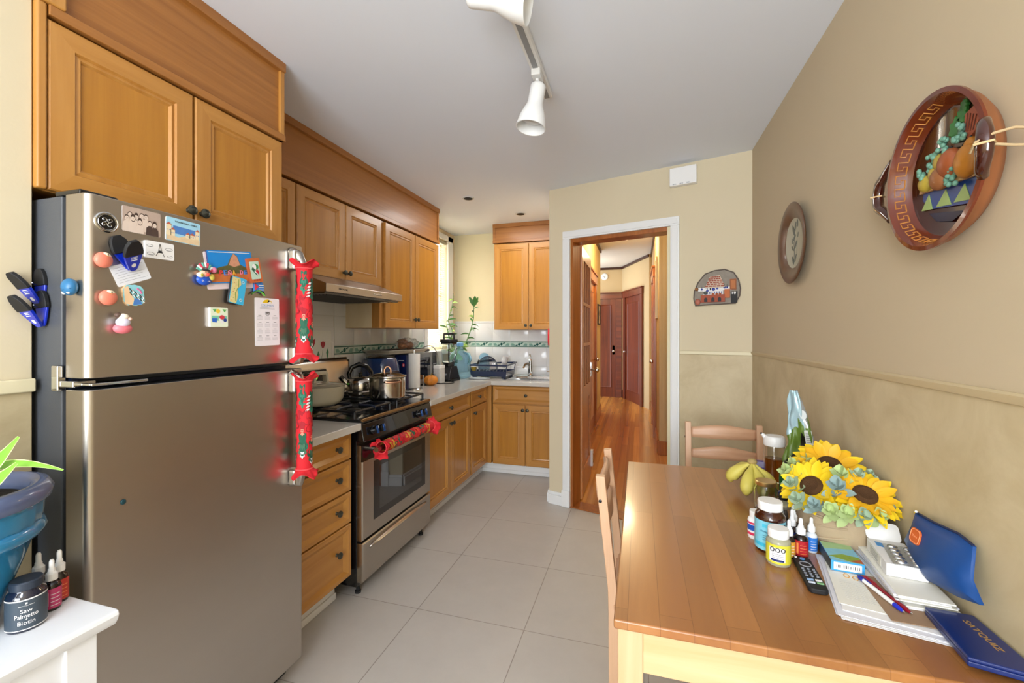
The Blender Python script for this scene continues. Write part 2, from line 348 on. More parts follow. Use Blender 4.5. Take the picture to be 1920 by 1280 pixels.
# wall behind the photographer with a window
b = MB(); gx0,gx1,gz0,gz1 = -1.3,.5,.65,2.25
b.box((-1.49,-2.5,0),(gx0,-2.38,H), CREAM); b.box((gx1,-2.5,0),(RX,-2.38,H), CREAM); b.box((gx0,-2.5,0),(gx1,-2.38,gz0), CREAM); b.box((gx0,-2.5,gz1),(gx1,-2.38,H), CREAM); S('wall_front', b)
b = MB()
for x in (gx0,-.43,gx1-.05): b.box((x,-2.46,gz0),(x+.05,-2.4,gz1), WHITE)
for z in (gz0,1.42,gz1-.05): b.box((gx0,-2.46,z),(gx1,-2.4,z+.05), WHITE)
S('window_2', b)
# ---------------- hall beyond the doorway ----------------
HH = 2.82
b = MB(); b.box((-.68,3.57,0),(-.65,4.9,HH), HALLY); b.box((-.80,4.9,0),(-.65,7.56,HH), HALLY); S('wall_hall_left', b)
b = MB(); b.box((-1.6,7.56,0),(-.80,7.7,HH), HALLW); S('wall_hall_nook', b)
b = MB(); b.box((-1.6,9.6,0),(.2,9.75,HH), HALLW); S('wall_hall_end', b)
AF = frame((-.36,9.6,0), (.53,-1.42,0), (0,0,1)); AL = math.hypot(.53,1.42)
b = MB(); b.box((0,0,-.12),(AL,HH,0), HALLW, AF); S('wall_hall_angled', b)
b = MB(); b.box((.215,5.16,0),(.36,8.2,HH), HALLW); b.lathe([(.05,0),(.05,HH)], HALLW, 16, Tr(.265,5.2,0)); S('wall_hall_right', b)
b = MB(); b.box((.36,5.16,0),(1.6,5.3,HH), HALLW); b.box((.9,3.0,0),(1.0,5.2,HH), HALLW); S('wall_hall_side', b)
DKTR = mat('#3a1a0e', .35, name='dark_picture_rail')
b = MB(); b.box((-.65,3.7,HH-.05),(-.625,7.56,HH-.005), DKTR); b.box((-1.5,9.575,HH-.05),(-.36,9.6,HH-.005), DKTR); b.box((0,HH-.05,0),(AL,HH-.005,.025), DKTR, AF); b.box((.19,5.25,HH-.05),(.215,8.2,HH-.005), DKTR); S('trim_5', b)
b = MB(); b.box((-.65,3.7,0),(-.63,5.45,.16), CASEW); b.box((-.65,6.6,0),(-.63,7.56,.16), CASEW); b.box((.195,5.2,0),(.215,5.9,.16), CASEW); b.box((.2,5.14,0),(.9,5.16,.16), CASEW); b.box((.195,6.95,0),(.215,8.2,.16), CASEW); b.box((0,0,0),(.12,.16,.02), DKTR, AF); S('baseboard_hall', b, bevel=.003)
def cased_door(n, fr, w, h, frm, leaf, panels=1, knob=1, recess=.05):
    # casing boards, leaf set back with raised panel mouldings
    c = MB(fr); c.box((-.11,0,0),(0,h,.040), frm); c.box((w,0,0),(w+.11,h,.040), frm); c.box((-.12,h,0),(w+.12,h+.12,.045), frm); c.box((-.13,h+.12,0),(w+.13,h+.145,.06), frm)
    r = S('door_%d' % n, c, bevel=.004)
    l = MB(fr); l.rings([(0,0,w,h,.010),(.10,.20,w-.10,h-.12,.010),(.112,.212,w-.112,h-.132,.019),(.124,.224,w-.124,h-.144,.012),(.14,.24,w-.14,h-.16,.006)], [leaf]*5); P('door_leaf', l, r)
    if knob:
        k = MB(fr); ku = w-.06 if knob > 0 else .06
        k.prism(rrect(.05,.2,.02,cx=ku,cy=1.02), .004, .01, CHROME); k.ell((ku,1.0,.06),(.028,.028,.028), CHROME); k.tube([(ku,1.0,.01),(ku,1.0,.05)], .01, CHROME)
        P('door_knob', k, r)
    return r
cased_door(2, frame((-1.0,9.598,0),(1,0,0),(0,0,1)), .52, 2.13, REDWX, REDW)
cased_door(3, frame(AF @ Vector((.27,0,.001)), (.53,-1.42,0), (0,0,1)), .86, 2.13, REDW, REDW, knob=-1)
cased_door(4, frame((-.649,5.62,0),(0,1,0),(0,0,1)), .80, 2.10, CASEW, LEAFW)
cased_door(5, frame((.214,6.85,0),(0,-1,0),(0,0,1)), .78, 2.13, CASEW, LEAFW)
# glazed door standing open into the hall
b = MB(); x0,x1,y0,y1 = -.494,-.452,3.56,4.24
def dl(mb, ya, yb, za, zb, m=LEAFW, xa=x0, xb=x1): mb.box((xa,ya,za),(xb,yb,zb), m)
dl(b, y0,y0+.10,.01,2.10); dl(b, y1-.10,y1,.01,2.10); dl(b, y0+.10,y1-.10,.01,.22); dl(b, y0+.10,y1-.10,2.0,2.10); dl(b, y0+.10,y1-.10,.80,.92)
dl(b, y0+.10,y1-.10,.22,.80, LEAFW, x0+.012, x1-.012)
for z in (1.27,1.62): dl(b, y0+.10,y1-.10,z,z+.028)
for y in (y0+.10+.148,y0+.10+.316): dl(b, y,y+.022,.92,2.0)
r = S('door_1', b, bevel=.003)
b = MB(); b.box((x0+.018,y0+.10,.92),(x0+.022,y1-.10,2.0), glass('#f4f8f4')); P('glass_pane', b, r)
b = MB(); b.box((x1,y1-.03,.96),(x1+.012,y1+.004,1.1), CHROME); b.tube([(x1,y1-.05,1.03),(x1+.05,y1-.05,1.03)], .009, CHROME); b.ell((x1+.06,y1-.05,1.03),(.022,.026,.026), CHROME); P('door_knob', b, r)
b = MB(); b.box((x1,y1-.05,.10),(x1+.02,y1+.004,.25), WHITE); b.tube([(x1+.02,y1-.02,.13),(x1+.02,y1-.02,.22)], .008, CHROME); P('door_latch', b, r, label='white floor bolt')
# hall lamp, alarm, pictures
t = T('ceiling_light', 'round glowing flush ceiling lamp in the hall beyond the doorway', 'ceiling light', (-.2,6.4,2.74))
b = MB(Tr(-.2,6.4,2.74)); b.lathe([(.15,.05),(.16,.08)], mat('#d8d0c0', .4), 32, cap=False); P('lamp_rim', b, t)
b = MB(Tr(-.2,6.4,2.74)); b.lathe([(0,-.01),(.08,0),(.13,.025),(.145,.05)], mat('#fff0cc', .4, emit=5, name='lit_glass'), 32); P('lamp_glass', b, t)
t = T('smoke_detector', 'round white smoke alarm high on the end wall of the hall', 'smoke detector', (-.73,9.598,2.56))
b = MB(frame((-.73,9.598,2.62),(1,0,0),(0,0,1))); b.lathe([(.075,0),(.075,.02),(.06,.035),(.03,.04)], PLW, 28); P('alarm_body', b, t)
b = MB(frame((-.73,9.598,2.62),(1,0,0),(0,0,1))); b.box((-.03,0,.04),(.02,.008,.043), BLACKM); b.ell((.0,-.02,.04),(.012,.012,.004), GREYI); P('alarm_grille', b, t)
def framed(name, label, fr, w, h, fm, pm, grp=None):
    t = T(name, label, 'picture', fr @ Vector((0,-h/2,0)))
    b = MB(fr); q = .02; b.rings([(-w/2,-h/2,w/2,h/2,0),(-w/2,-h/2,w/2,h/2,.018),(-w/2+q,-h/2+q,w/2-q,h/2-q,.018),(-w/2+q,-h/2+q,w/2-q,h/2-q,.010)], [fm]*3+[pm]); P('picture_frame', b, t)
    b = MB(fr); b.ell((0,.02,.011),(w*.2,h*.15,.002), mat('#8d7b60', .6)); b.ell((0,-.06,.011),(w*.25,h*.12,.002), mat('#b9a68a', .6)); P('picture_print', b, t)
framed('hall_picture', 'small dark-framed picture on the yellow hall wall before the end door', frame((-.648,7.2,1.69),(0,1,0),(0,0,1)), .36, .33, BLACKM, mat('#cdbfa0', .5))
t = T('wall_mirror', 'tall narrow grey panel in a thin frame on the right hall wall', 'mirror', (.214,5.72,1.5))
b = MB(frame((.214,5.72,1.95),(0,-1,0),(0,0,1))); b.rings([(-.14,-.38,.14,.38,0),(-.14,-.38,.14,.38,.02),(-.12,-.36,.12,.36,.02),(-.12,-.36,.12,.36,.012)], [CREAMT]*3+[mat('#8e8876', .25)]); P('mirror_panel', b, t)
# ---------------- cabinets ----------------
def front(mb, w, h, style, m_panel=MAPLE, m_h=MAPLEH, m_v=MAPLEF):
    t = .02
    if style == 'door':
        s = .055; R_ = [(0,0,w,h,0),(0,0,w,h,t-.004),(.004,.004,w-.004,h-.004,t),(s,s,w-s,h-s,t),(s+.004,s+.004,w-s-.004,h-s-.004,t-.007),(s+.014,s+.014,w-s-.014,h-s-.014,t-.004),(s+.020,s+.020,w-s-.020,h-s-.020,t-.011)]
        mb.rings(R_, [m_h,m_h,(m_h,m_v),MAPLEF,MAPLEF,MAPLEF,m_panel])
    else:
        s = .022; q = .052; R_ = [(0,0,w,h,0),(0,0,w,h,t-.004),(.004,.004,w-.004,h-.004,t),(s,s,w-s,h-s,t),(q,q*.8,w-q,h-q*.8,t-.012)]
        mb.rings(R_, [m_h,m_h,(m_h,m_v),(m_h,m_v),m_h])
def knob(parent, fr, u, v, d=.02):
    b = MB(fr @ Tr(u,v,d)); b.lathe([(.009,0),(.006,.006),(.006,.012),(.013,.016),(.0165,.021),(.0155,.026),(.010,.0285),(.009,.027),(.004,.0295),(0,.03)], PEWTER, 20)
    P('knob', b, parent)
def cabinet(name, label, cat, fr, w, h, depth, fronts, side=MAPLEF, m_h=MAPLEH, toe=None, grp=None):
    base = fr @ Vector((w/2, 0, -depth/2)); t = T(name, label, cat, base, group=grp)
    b = MB(fr); b.box((0,0,-depth),(w,h,0), side); P('cabinet_body', b, t, bevel=.0015)
    for (st, u0,u1,v0,v1, kn) in fronts:
        g = .002; ffr = fr @ Tr(u0+g, v0+g, .001); b = MB(ffr); front(b, u1-u0-2*g, v1-v0-2*g, st, m_h=m_h)
        d = P({'door':'door','drawer':'drawer'}[st], b, t, smooth=20)
        if kn: knob(d, fr, kn[0], kn[1], .019 if st == 'door' or abs(kn[0]-(u0+u1)/2) > (u1-u0)/2-.06 else .009)
    return t
Y_, Z_, X_ = (0,1,0), (0,0,1), (1,0,0)
# over the fridge
fr = frame((-1.50,.708,1.755), Y_, Z_)
cabinet('wall_cabinet', 'two-door maple cabinet hung above the refrigerator', 'cabinet', fr, .80, .455, .60, [('door',.02,.404,0,.45,(.384,.045)),('door',.408,.79,0,.45,(.430,.045))])
# small left neighbour, hood cabinet, tall pair
def upper(label, y0, y1, z0, fronts): 
    fr = frame((-1.83,y0,z0), Y_, Z_); cabinet('wall_cabinet', label, 'cabinet', fr, y1-y0-.001, 2.215-z0, .295, fronts)
upper('narrow single-door wall cabinet between fridge cabinet and hood cabinet', 1.51, 1.925, 1.42, [('door',0,.413,.003,.79,None)])
upper('two-door maple wall cabinet directly above the steel range hood', 1.926, 2.744, 1.722, [('door',.005,.412,0,.488,(.390,.045)),('door',.416,.813,0,.488,(.438,.045))])
upper('tall two-door maple wall cabinet right of the range hood', 2.745, 3.68, 1.42, [('door',.045,.487,0,.79,(.465,.075)),('door',.491,.93,0,.79,(.513,.075))])
b = MB(); b.box((-2.125,2.7435,1.422),(-1.895,2.7448,1.72), PALEP); S('trim_13', b)
fr = frame((-1.50,4.38,1.42), X_, Z_)
cabinet('wall_cabinet', 'two-door maple wall cabinet over the sink on the back wall', 'cabinet', fr, .79, .92, .355, [('door',.01,.384,0,.912,(.358,.045)),('door',.388,.77,0,.912,(.414,.045))], m_h=MAPLEX)
# soffit boards and crown mouldings closing the gap to the ceiling
def soffit(n, fr, w, z0, depth, m, mside, end_l=False):
    b = MB(fr); h = H-z0
    b.box((0,0,-depth),(w,h,-.012), m); b.box((0,0,-.02),(w,.028,.006), m); b.box((0,h-.04,-.02),(w,h,.008), m); b.box((w-.022,0,-.02),(w,h,0), mside)
    if end_l: b.box((0,0,-.02),(.03,h,0), mside)
    S('trim_%d' % n, b, bevel=.0025)
soffit(6, frame((-1.48,.73,2.212),Y_,Z_), .78, 2.212, .63, OAKY, MAPLEF)
b = MB(); b.box((-1.51,.706,1.755),(-1.476,.728,2.24), MAPLEF); b.box((-1.52,.70,2.24),(-1.47,.765,H), MAPLEF); S('trim_7', b, bevel=.006)
soffit(8, frame((-1.81,1.512,2.222),Y_,Z_), 2.17, 2.222, .31, OAKY, OAKY)
soffit(9, frame((-1.51,4.36,2.345),X_,Z_), .80, 2.345, .375, OAKX, OAKX, True)
# base units
FX = -1.43
fr = frame((FX-.02,1.44,0), Y_, Z_)
cabinet('drawer_cabinet', 'maple base unit of four drawers between fridge and stove', 'cabinet', fr @ Tr(0,.130,0), .462, .745, .62,
    [('drawer',.006,.456,.604,.738,(.355,.672)),('drawer',.006,.456,.440,.600,(.355,.520)),('drawer',.006,.456,.276,.436,(.355,.356)),('drawer',.006,.456,.0,.272,(.355,.150))])
fr = frame((FX-.02,2.70,.118), Y_, Z_)
cabinet('base_cabinet', 'maple base cabinet with one wide drawer over two doors, right of the stove', 'cabinet', fr, .84, .757, .62,
    [('drawer',.006,.83,.606,.748,(.42,.675)),('door',.006,.416,0,.600,(.395,.555)),('door',.42,.83,0,.600,(.441,.555))])
fr = frame((FX-.02,3.541,.118), Y_, Z_)
cabinet('base_cabinet', 'narrow maple base cabinet with one drawer and one door beside the inner corner', 'cabinet', fr, .44, .757, .62,
    [('drawer',.004,.41,.606,.748,(.21,.675)),('door',.004,.41,0,.600,(.07,.545))])
b = MB(); b.box((FX-.03,3.982,.110),(-1.395,4.04,.875), MAPLEF); b.box((-1.45,4.0,.110),(-1.395,4.6,.875), MAPLEF); S('trim_10', b, bevel=.002)
fr = frame((-1.394,4.02,.100), X_, Z_)
cabinet('sink_cabinet', 'maple sink base with false drawer and two doors on the back wall', 'cabinet', fr, .68, .775, .62,
    [('drawer',.006,.676,.598,.765,(.345,.68)),('door',.006,.338,0,.590,(.317,.54)),('door',.342,.676,0,.590,(.363,.54))], m_h=MAPLEX)
b = MB(); b.box((-2.1,1.44,0),(-1.52,1.88,.128), WHITE); b.box((-1.52,1.44,0),(-1.512,1.88,.035), WHITE)
S('baseboard_left', b, bevel=.003)
b = MB(); b.box((-2.1,2.72,0),(-1.52,4.07,.116), WHITE); b.box((-1.52,2.72,0),(-1.512,4.06,.035), WHITE); b.box((-1.52,4.062,0),(-.71,4.7,.098), WHITE); b.box((-1.52,4.052,0),(-.71,4.062,.035), WHITE); S('baseboard_back', b, bevel=.003)
# counters
QUARTZ = mat('#cbc7c0', .10, var=.03, vs_=120, name='white_quartz')
t = P('countertop', MB().box((-2.128,1.432,.877),(-1.385,1.917,.915), QUARTZ), label='short white quartz countertop between fridge and stove', cat='countertop', bevel=.004)
b = MB(); b.prism([(-2.128,2.692),(-1.385,2.692),(-1.385,3.955),(-.709,3.955),(-.709,4.10),(-1.30,4.10),(-1.30,4.56),(-.709,4.56),(-.709,4.738),(-2.128,4.738)], .877, .915, QUARTZ)
P('countertop', b, label='L-shaped white quartz countertop running round to the sink', cat='countertop', bevel=.003)
SINK = mat('#c2c4c4', .22, 1, name='sink_steel')
t = T('sink', 'stainless steel drop-in sink in the back counter', 'sink', (-1.0,4.33,.74))
b = MB(); b.rings([(-1.315,4.085,-.712,4.575,.915),(-1.315,4.085,-.712,4.575,.921),(-1.28,4.12,-.74,4.48,.921),(-1.26,4.14,-.76,4.46,.90),(-1.24,4.16,-.78,4.44,.76)], [SINK]*5); P('basin', b, t)
b = MB(Tr(-1.0,4.3,.762)); b.lathe([(.035,0),(.035,.003),(.028,.004),(.0,.002)], CHROME, 20); P('drain', b, t)
t = T('faucet', 'chrome single-lever kitchen faucet behind the sink', 'faucet', (-1.135,4.52,.92))
b = MB(Tr(-1.135,4.52,.92)); b.lathe([(.035,0),(.032,.012),(.022,.02),(.024,.06),(.02,.12),(.016,.15),(.018,.17),(.010,.185),(0,.19)], CHROME, 20); P('faucet_body', b, t)
b = MB(Tr(-1.135,4.52,.92)); b.tube([(0,0,.12),(-.025,-.04,.135),(-.04,-.085,.125),(-.045,-.11,.10)], [.015,.014,.013,.012], CHROME, 10); P('spout', b, t)
b = MB(Tr(-1.135,4.52,.92)); b.tube([(0,0,.18),(.0,.005,.21),(-.005,-.005,.235)], [.008,.007,.011], CHROME, 10); P('lever', b, t)
t = T('soap_dispenser', 'small chrome soap pump right of the faucet', 'soap dispenser', (-.90,4.53,.92))
b = MB(Tr(-.90,4.53,.92)); b.lathe([(.018,0),(.014,.01),(.008,.02),(.008,.05),(.012,.055),(0,.06)], CHROME, 16); b.tube([(0,0,.05),(-.05,-.02,.055)], .005, CHROME); P('pump', b, t)
# ---------------- tiled splashback ----------------
TILE = mat('#e4e6e8', .14, name='glazed_tile'); GROUT = mat('#cfcfc9', .8, name='grout'); TG = mat('#bfd6cc', .2, var=.12, vs_=80, name='pale_green_glaze'); TDK = mat('#1e5a52', .2, name='dark_green_glaze'); TMD = mat('#7fa79b', .25, var=.2, vs_=90, name='mid_green_glaze')
def tiles(name, fr, u0, u1, rows, pitch, strip=None, skip=None, off=0):
    b = MB(fr); b.box((u0, rows[0][0], 0), (u1, rows[-1][1], .005), GROUT)
    S(name, b)
    n = 0; b = MB(fr)
    for (v0, v1, kind) in rows:
        u = u0+off
        if off: u -= pitch
        while u < u1-.01:
            a, c = max(u, u0)+.0012, min(u+pitch, u1)-.0012
            if c-a > .01 and not (skip and a < skip[1]-.01 and c > skip[0]+.01 and v0 < skip[3]-.01 and v1 > skip[2]+.01):
                if kind == 't': b.rings([(a,v0+.0012,c,v1-.0012,.004),(a,v0+.0012,c,v1-.0012,.008),(a+.002,v0+.0032,c-.002,v1-.0032,.0092)], [TILE]*3)
                else:
                    b.box((a,v0+.001,.004),(c,v1-.001,.009), TG); hh = v1-v0
                    b.box((a,v0+.005,.009),(c,v0+.012,.0094), TDK); b.box((a,v1-.014,.009),(c,v1-.006,.0094), TDK)
                    m = (a+c)/2; q = (v0+v1)/2-.001; s = hh*.27
                    if c-a > pitch*.8:
                        b.prism([(m,q-s),(m+s,q),(m,q+s),(m-s,q)], .009, .0098, TDK)
                        for sg in (-1,1):
                            b.prism([(m+sg*.030,q+sg*s*.2),(m+sg*.052,q+sg*s*1.0),(m+sg*.030,q+sg*s*1.0),(m+sg*.012,q+sg*s*.55)], .009, .0096, TDK)
                            b.prism([(m+sg*.045,q-s*.9),(m+sg*.092,q-s*.9),(m+sg*.098,q+s*.5),(m+sg*.068,q+s*.6)], .009, .0095, TMD)
            u += pitch
    return b
b = tiles('wall_backsplash_left', frame((WX,0,0),Y_,Z_), .78+.66, 3.985, [(.915,1.01,'t'),(1.01,1.222,'t'),(1.222,1.292,'s'),(1.292,1.507,'t'),(1.507,1.722,'t')], .222, skip=(2.21,2.61,1.0,1.425), off=.068)
# picture tile with tulips
for (z0,z1) in ((1.425,1.507),(.94,1.01)): pass
b.M = frame((WX,0,0),Y_,Z_); dt = mat('#eef0ee', .15, name='decor_tile')
b.box((2.187,1.427,.004),(2.609,1.506,.0092), TILE)
b.rings([(2.20,1.005,2.61,1.425,.004),(2.20,1.005,2.61,1.425,.012),(2.215,1.02,2.595,1.41,.012),(2.225,1.03,2.585,1.40,.009)], [TILE]*3+[dt])
TUL = mat('#b3263a', .35, var=.2, vs_=200, name='tulip_red'); TLF = mat('#4a8f6a', .35)
def tulip(u, v, s, m=TUL):
    b.prism([(u-.9*s,v+1.1*s),(u-.45*s,v+.75*s),(u,v+1.25*s),(u+.45*s,v+.75*s),(u+.9*s,v+1.1*s),(u+.85*s,v),(u+.4*s,v-.8*s),(u,v-1.1*s),(u-.4*s,v-.8*s),(u-.85*s,v)], .009, .0105, m)
    b.tube([(u,v-1.1*s,.0095),(u-.25*s,v-3*s,.0095),(u-.9*s,v-5*s,.0095)], .0012, mat('#3f6f5a', .4), 5)
tulip(2.40, 1.315, .028); tulip(2.50, 1.30, .023)
for (u,v) in ((2.345,1.24),(2.455,1.225),(2.545,1.24)):
    b.prism([(u,v+.035),(u+.013,v+.01),(u+.004,v-.03),(u-.004,v-.03),(u-.012,v+.005)], .009, .010, TLF); b.tube([(u,v-.03,.0095),(u-.01,v-.08,.0095)], .001, TLF, 5)
S('wall_tiles_left', b)
b = tiles('wall_backsplash_back', frame((-2.12,4.74,0),X_,Z_), 0, 1.41, [(.915,1.01,'t'),(1.01,1.222,'t'),(1.222,1.292,'s'),(1.292,1.50,'t'),(1.50,1.525,'t')], .213, off=.055)
b.M = frame((-2.12,4.74,0),X_,Z_)
for (cu,cv) in ((.50,1.395),(.50,1.115)):
    for i in range(7): b.tube([(cu-.085+i*.02, cv+.06-i*.004,.0092),(cu+.0+i*.015,cv-.005-i*.012,.0092)], .0022, TILE, 5)
S('wall_tiles_back', b)
# ---------------- kitchen window with blinds ----------------
b = MB(); x = WX
for (ya,yb,za,zb) in ((wy0-.06,wy0,wz0-.04,wz1+.0),(wy1,wy1+.13,wz0-.04,wz1+.06),(wy0-.06,wy1+.13,wz1,wz1+.06)): b.box((x-.0,ya,za),(x+.022,yb,zb), WHITE)
b.box((x-.02,wy0-.07,wz0-.045),(x+.05,wy1+.14,wz0), WHITE)
for (ya,yb,za,zb) in ((wy0,wy0+.03,wz0,wz1),(wy1-.03,wy1,wz0,wz1),(wy0,wy1,wz1-.03,wz1),(wy0,wy1,wz0,wz0+.03),(wy0,wy1,1.8,1.83)): b.box((x-.11,ya,za),(x-.08,yb,zb), WHITE)
r = S('window_1', b, bevel=.003)
b = MB(); b.box((x-.097,wy0,wz0),(x-.093,wy1,wz1), glass('#ffffff', 0)); P('glass_pane', b, r)
SLAT = mat('#f4ecd8', .5, name='blind_slat')
nt_ = SLAT.node_tree; tr_ = nt_.nodes.new('ShaderNodeBsdfTranslucent'); tr_.inputs[0].default_value = C('#fbf3dc'); ms_ = nt_.nodes.new('ShaderNodeMixShader'); ms_.inputs[0].default_value = .45
nt_.links.new(nt_.nodes['Principled BSDF'].outputs[0], ms_.inputs[1]); nt_.links.new(tr_.outputs[0], ms_.inputs[2]); nt_.links.new(ms_.outputs[0], nt_.nodes['Material Output'].inputs[0])
t = T('window_blind', 'lowered white slatted blind in the kitchen window', 'blind', (x-.03,(wy0+wy1)/2,wz0+.03))
b = MB(); b.box((x-.055,wy0+.005,wz1-.045),(x-.01,wy1-.005,wz1-.002), mat('#b9b39c', .5)); P('head_rail', b, t, bevel=.003)
b = MB(); n = 46
for i in range(n):
    z = wz0+.05+i*(wz1-.06-wz0-.05)/n; b.box((-.0125,wy0+.008,-.0007),(.0125,wy1-.008,.0007), SLAT, Tr(x-.032,0,z) @ Ry(math.radians(38)))
o = P('slats', b, t)
b = MB(); b.box((x-.045,wy0+.008,wz0+.02),(x-.02,wy1-.008,wz0+.035), SLAT); P('bottom_rail', b, t)
b = MB()
for y in (wy0+.08,wy1-.08): b.tube([(x-.019,y,wz0+.03),(x-.019,y,wz1-.04)], .0012, PLW, 5)
P('ladder_cord', b, t)
# ceiling fittings
for (px_, py_, lab) in ((-1.417,3.447,'black recessed ceiling downlight nearer the camera'),(-1.112,4.037,'black recessed ceiling downlight nearer the sink cabinet')):
    t = T('recessed_light', lab, 'ceiling light', (px_,py_,H-.012)); M_ = Tr(px_,py_,H)
    b = MB(M_); b.lathe([(.05,-.0005),(.05,-.006),(.036,-.007),(.036,-.0005)], mat('#c9cbcd', .5), 28, cap=False); P('trim_ring', b, t)
    b = MB(M_); b.lathe([(.041,-.0012),(.038,-.009),(.02,-.012),(0,-.0125)], BLACKM, 24); P('light_eyeball', b, t)
# ---------------- refrigerator ----------------
SIDEG = mat('#4c4f54', .45, .0, bump=.08, bs=400, name='fridge_side_grey'); GASK = mat('#0f1a2e', .4, name='dark_gasket')
FY0, FY1, FXF = .712, 1.422, -1.30
t = T('refrigerator', 'stainless steel top-freezer refrigerator covered in magnets', 'refrigerator', (-1.70,1.067,0))
b = MB(); b.box((-2.10,FY0+.004,.03),(-1.40,FY1-.004,1.728), SIDEG); b.box((-2.08,FY0+.02,0),(-1.42,FY1-.02,.03), BLACKM); P('fridge_body', b, t, bevel=.004)
b = MB(); b.box((-1.40,FY0+.012,.09),(-1.378,FY1-.012,1.25), GASK); b.box((-1.40,FY0+.012,1.262),(-1.378,FY1-.012,1.722), GASK); P('door_gasket', b, t)
def fdoor(name, z0, z1):
    # plan outline: front corners rounded, front face very slightly crowned
    pts = [(-1.378,FY0)]
    for i in range(9):
        a = PI+ -PI/2*0 + (PI/2)*i/8; pts.append((FXF-.017+.017*math.sin((PI/2)*i/8), FY0+.017-.017*math.cos((PI/2)*i/8)))
    for i in range(9): pts.append((FXF-.017+.017*math.cos((PI/2)*i/8), FY1-.017+.017*math.sin((PI/2)*i/8)))
    pts.append((-1.378,FY1))
    b = MB(); b.prism(pts, z0, z1, FRSTEEL, cap=mat('#2a2c30', .4)); return P(name, b, t, bevel=.003, smooth=50)
fz = fdoor('freezer_door', 1.268, 1.728); fd = fdoor('fridge_door', .085, 1.240)
def handle(zt, zb, par, up):
    hy = 1.372
    b = MB(); pts = [(FXF-.002,hy-.012,zt),(FXF+.030,hy-.006,zt-.015 if zt > zb else zt+.015),(FXF+.045,hy,zt+(zb-zt)*.14),(FXF+.045,hy,zt+(zb-zt)*.86),(FXF+.030,hy-.006,zb),(FXF-.002,hy-.012,zb)]
    b.tube(pts, .017, STEEL, 12); P('handle', b, par, bevel=0)
    for (za,zb_) in ((zt-.075,zt+.005),(zb-.005,zb+.055)): b = MB(); b.box((FXF,hy-.032,za),(FXF+.032,hy+.014,zb_), CHROME); P('handle_mount', b, par, bevel=.009)
handle(1.70, 1.262+.012, fz, 1); handle(1.225, .80, fd, 0)
b = MB(); b.box((-1.41,FY0-.012,1.236),(-1.385,FY0+.006,1.30), CHROME); b.box((-1.40,FY0-.008,1.246),(-1.335,FY0+.04,1.262), CHROME); b.box((-1.335,FY0+.01,1.248),(-1.30,FY0+.14,1.256), CHROME); P('hinge', b, t, bevel=.003)
b = MB(); b.box((-1.43,FY0+.005,1.728),(-1.335,FY0+.09,1.742), BLACK); P('hinge_cover', b, t, bevel=.005)
b = MB(); b.box((-1.40,FY0+.03,.02),(-1.36,FY1-.03,.08), BLACKM); P('kick_grille', b, t)
FRF = frame((FXF+.0004,0,0), Y_, Z_)
b = MB(FRF @ Tr(.752,1.662,0)); b.lathe([(.026,0),(.026,.004),(.0235,.005),(.0225,.0042),(.0215,.0042),(0,.0042)], CHROME, 32); b.poly(circ(0,0,.0205,28), .0046, BLACK)
for k in range(4):
    M_ = Matrix.Rotation(k*PI/2+.4, 4, 'Z'); b.tube([M_ @ Vector((.0085+.0068*math.cos(a)*q, .0035+.0068*math.sin(a)*q, .005)) for a,q in [(2.6+i*.5, 1-i*.062) for i in range(15)]], .0011, CHROME, 5)
b.tube([(.0192*math.cos(i*.26),.0192*math.sin(i*.26),.005) for i in range(24)], .0006, CHROME, 5, closed=True)
P('badge', b, fz, label='round silver badge with black centre')
b = MB(FRF @ Tr(.79,.938,0)); b.ell((0,0,.001),(.007,.007,.003), mat('#2e5560', .3, .5), 14, 8); P('lock_cap', b, fd)
# things stuck on the fridge ------------------------------------------------
def card(name, label, cat, y, z, w, h, th, base, rot=0, grp=None, d=0, fn=None, back=None):
    M_ = FRF @ Tr(y,z,d) @ Matrix.Rotation(math.radians(rot), 4, 'Z')
    b = MB(M_); b.prism(rrect(w,h,min(.004,w*.06)), 0, th, back or PAPER, cap=base)
    if fn: fn(b, w/2, h/2, th)
    return P(name, b, label=label, cat=cat, group=grp)
SEP = mat('#b5a093', .4, var=.12, vs_=40); SEPD = mat('#4a3a34', .5); SEPL = mat('#d9c7ba', .5); SEPM = mat('#8d786c', .5)
def famphoto(b, hw, hh, t):
    ppl = [(-.62,.35,0,0),(-.30,.25,1,0),(-.02,.42,0,0),(.2,.40,0,0),(-.78,.05,0,0),(-.48,.08,1,0),(-.12,-.1,1,0),(.40,-.05,0,1),(.66,-.12,1,1)]
    z = t
    for (x,y,lh,dk) in ppl:
        x *= hw; y *= hh; z += .00012
        b.poly([(x-.010,max(-hh,y-.04)),(x+.010,max(-hh,y-.04)),(x+.009,y-.012),(x+.003,y-.006),(x-.003,y-.006),(x-.009,y-.012)], z, SEPD if dk else SEPL)
        b.poly(circ(x,y+.0022,.0056,14,.0068 if not lh else .0105), z+.00004, SEPD); b.poly(circ(x,y,.0048,14,.006), z+.0001, SEPL)
        b.poly(circ(x-.0016,y+.001,.0006,6), z+.00014, SEPD); b.poly(circ(x+.0016,y+.001,.0006,6), z+.00014, SEPD); b.poly(circ(x,y-.0025,.0013,8,.0005), z+.00014, SEPM)
card('photograph', 'sepia group photograph of smiling people on the freezer door', 'photograph', .8345, 1.684, .094, .067, .0008, SEP, 0, fn=famphoto)
SKY1 = mat('#9fd0e8', .4); SEA = mat('#4f7fc4', .4, var=.15, vs_=60); SAND = mat('#dcc39e', .5, var=.12, vs_=120); ROOF = mat('#b9614a', .5); HOUSE = mat('#e6d4b0', .5)
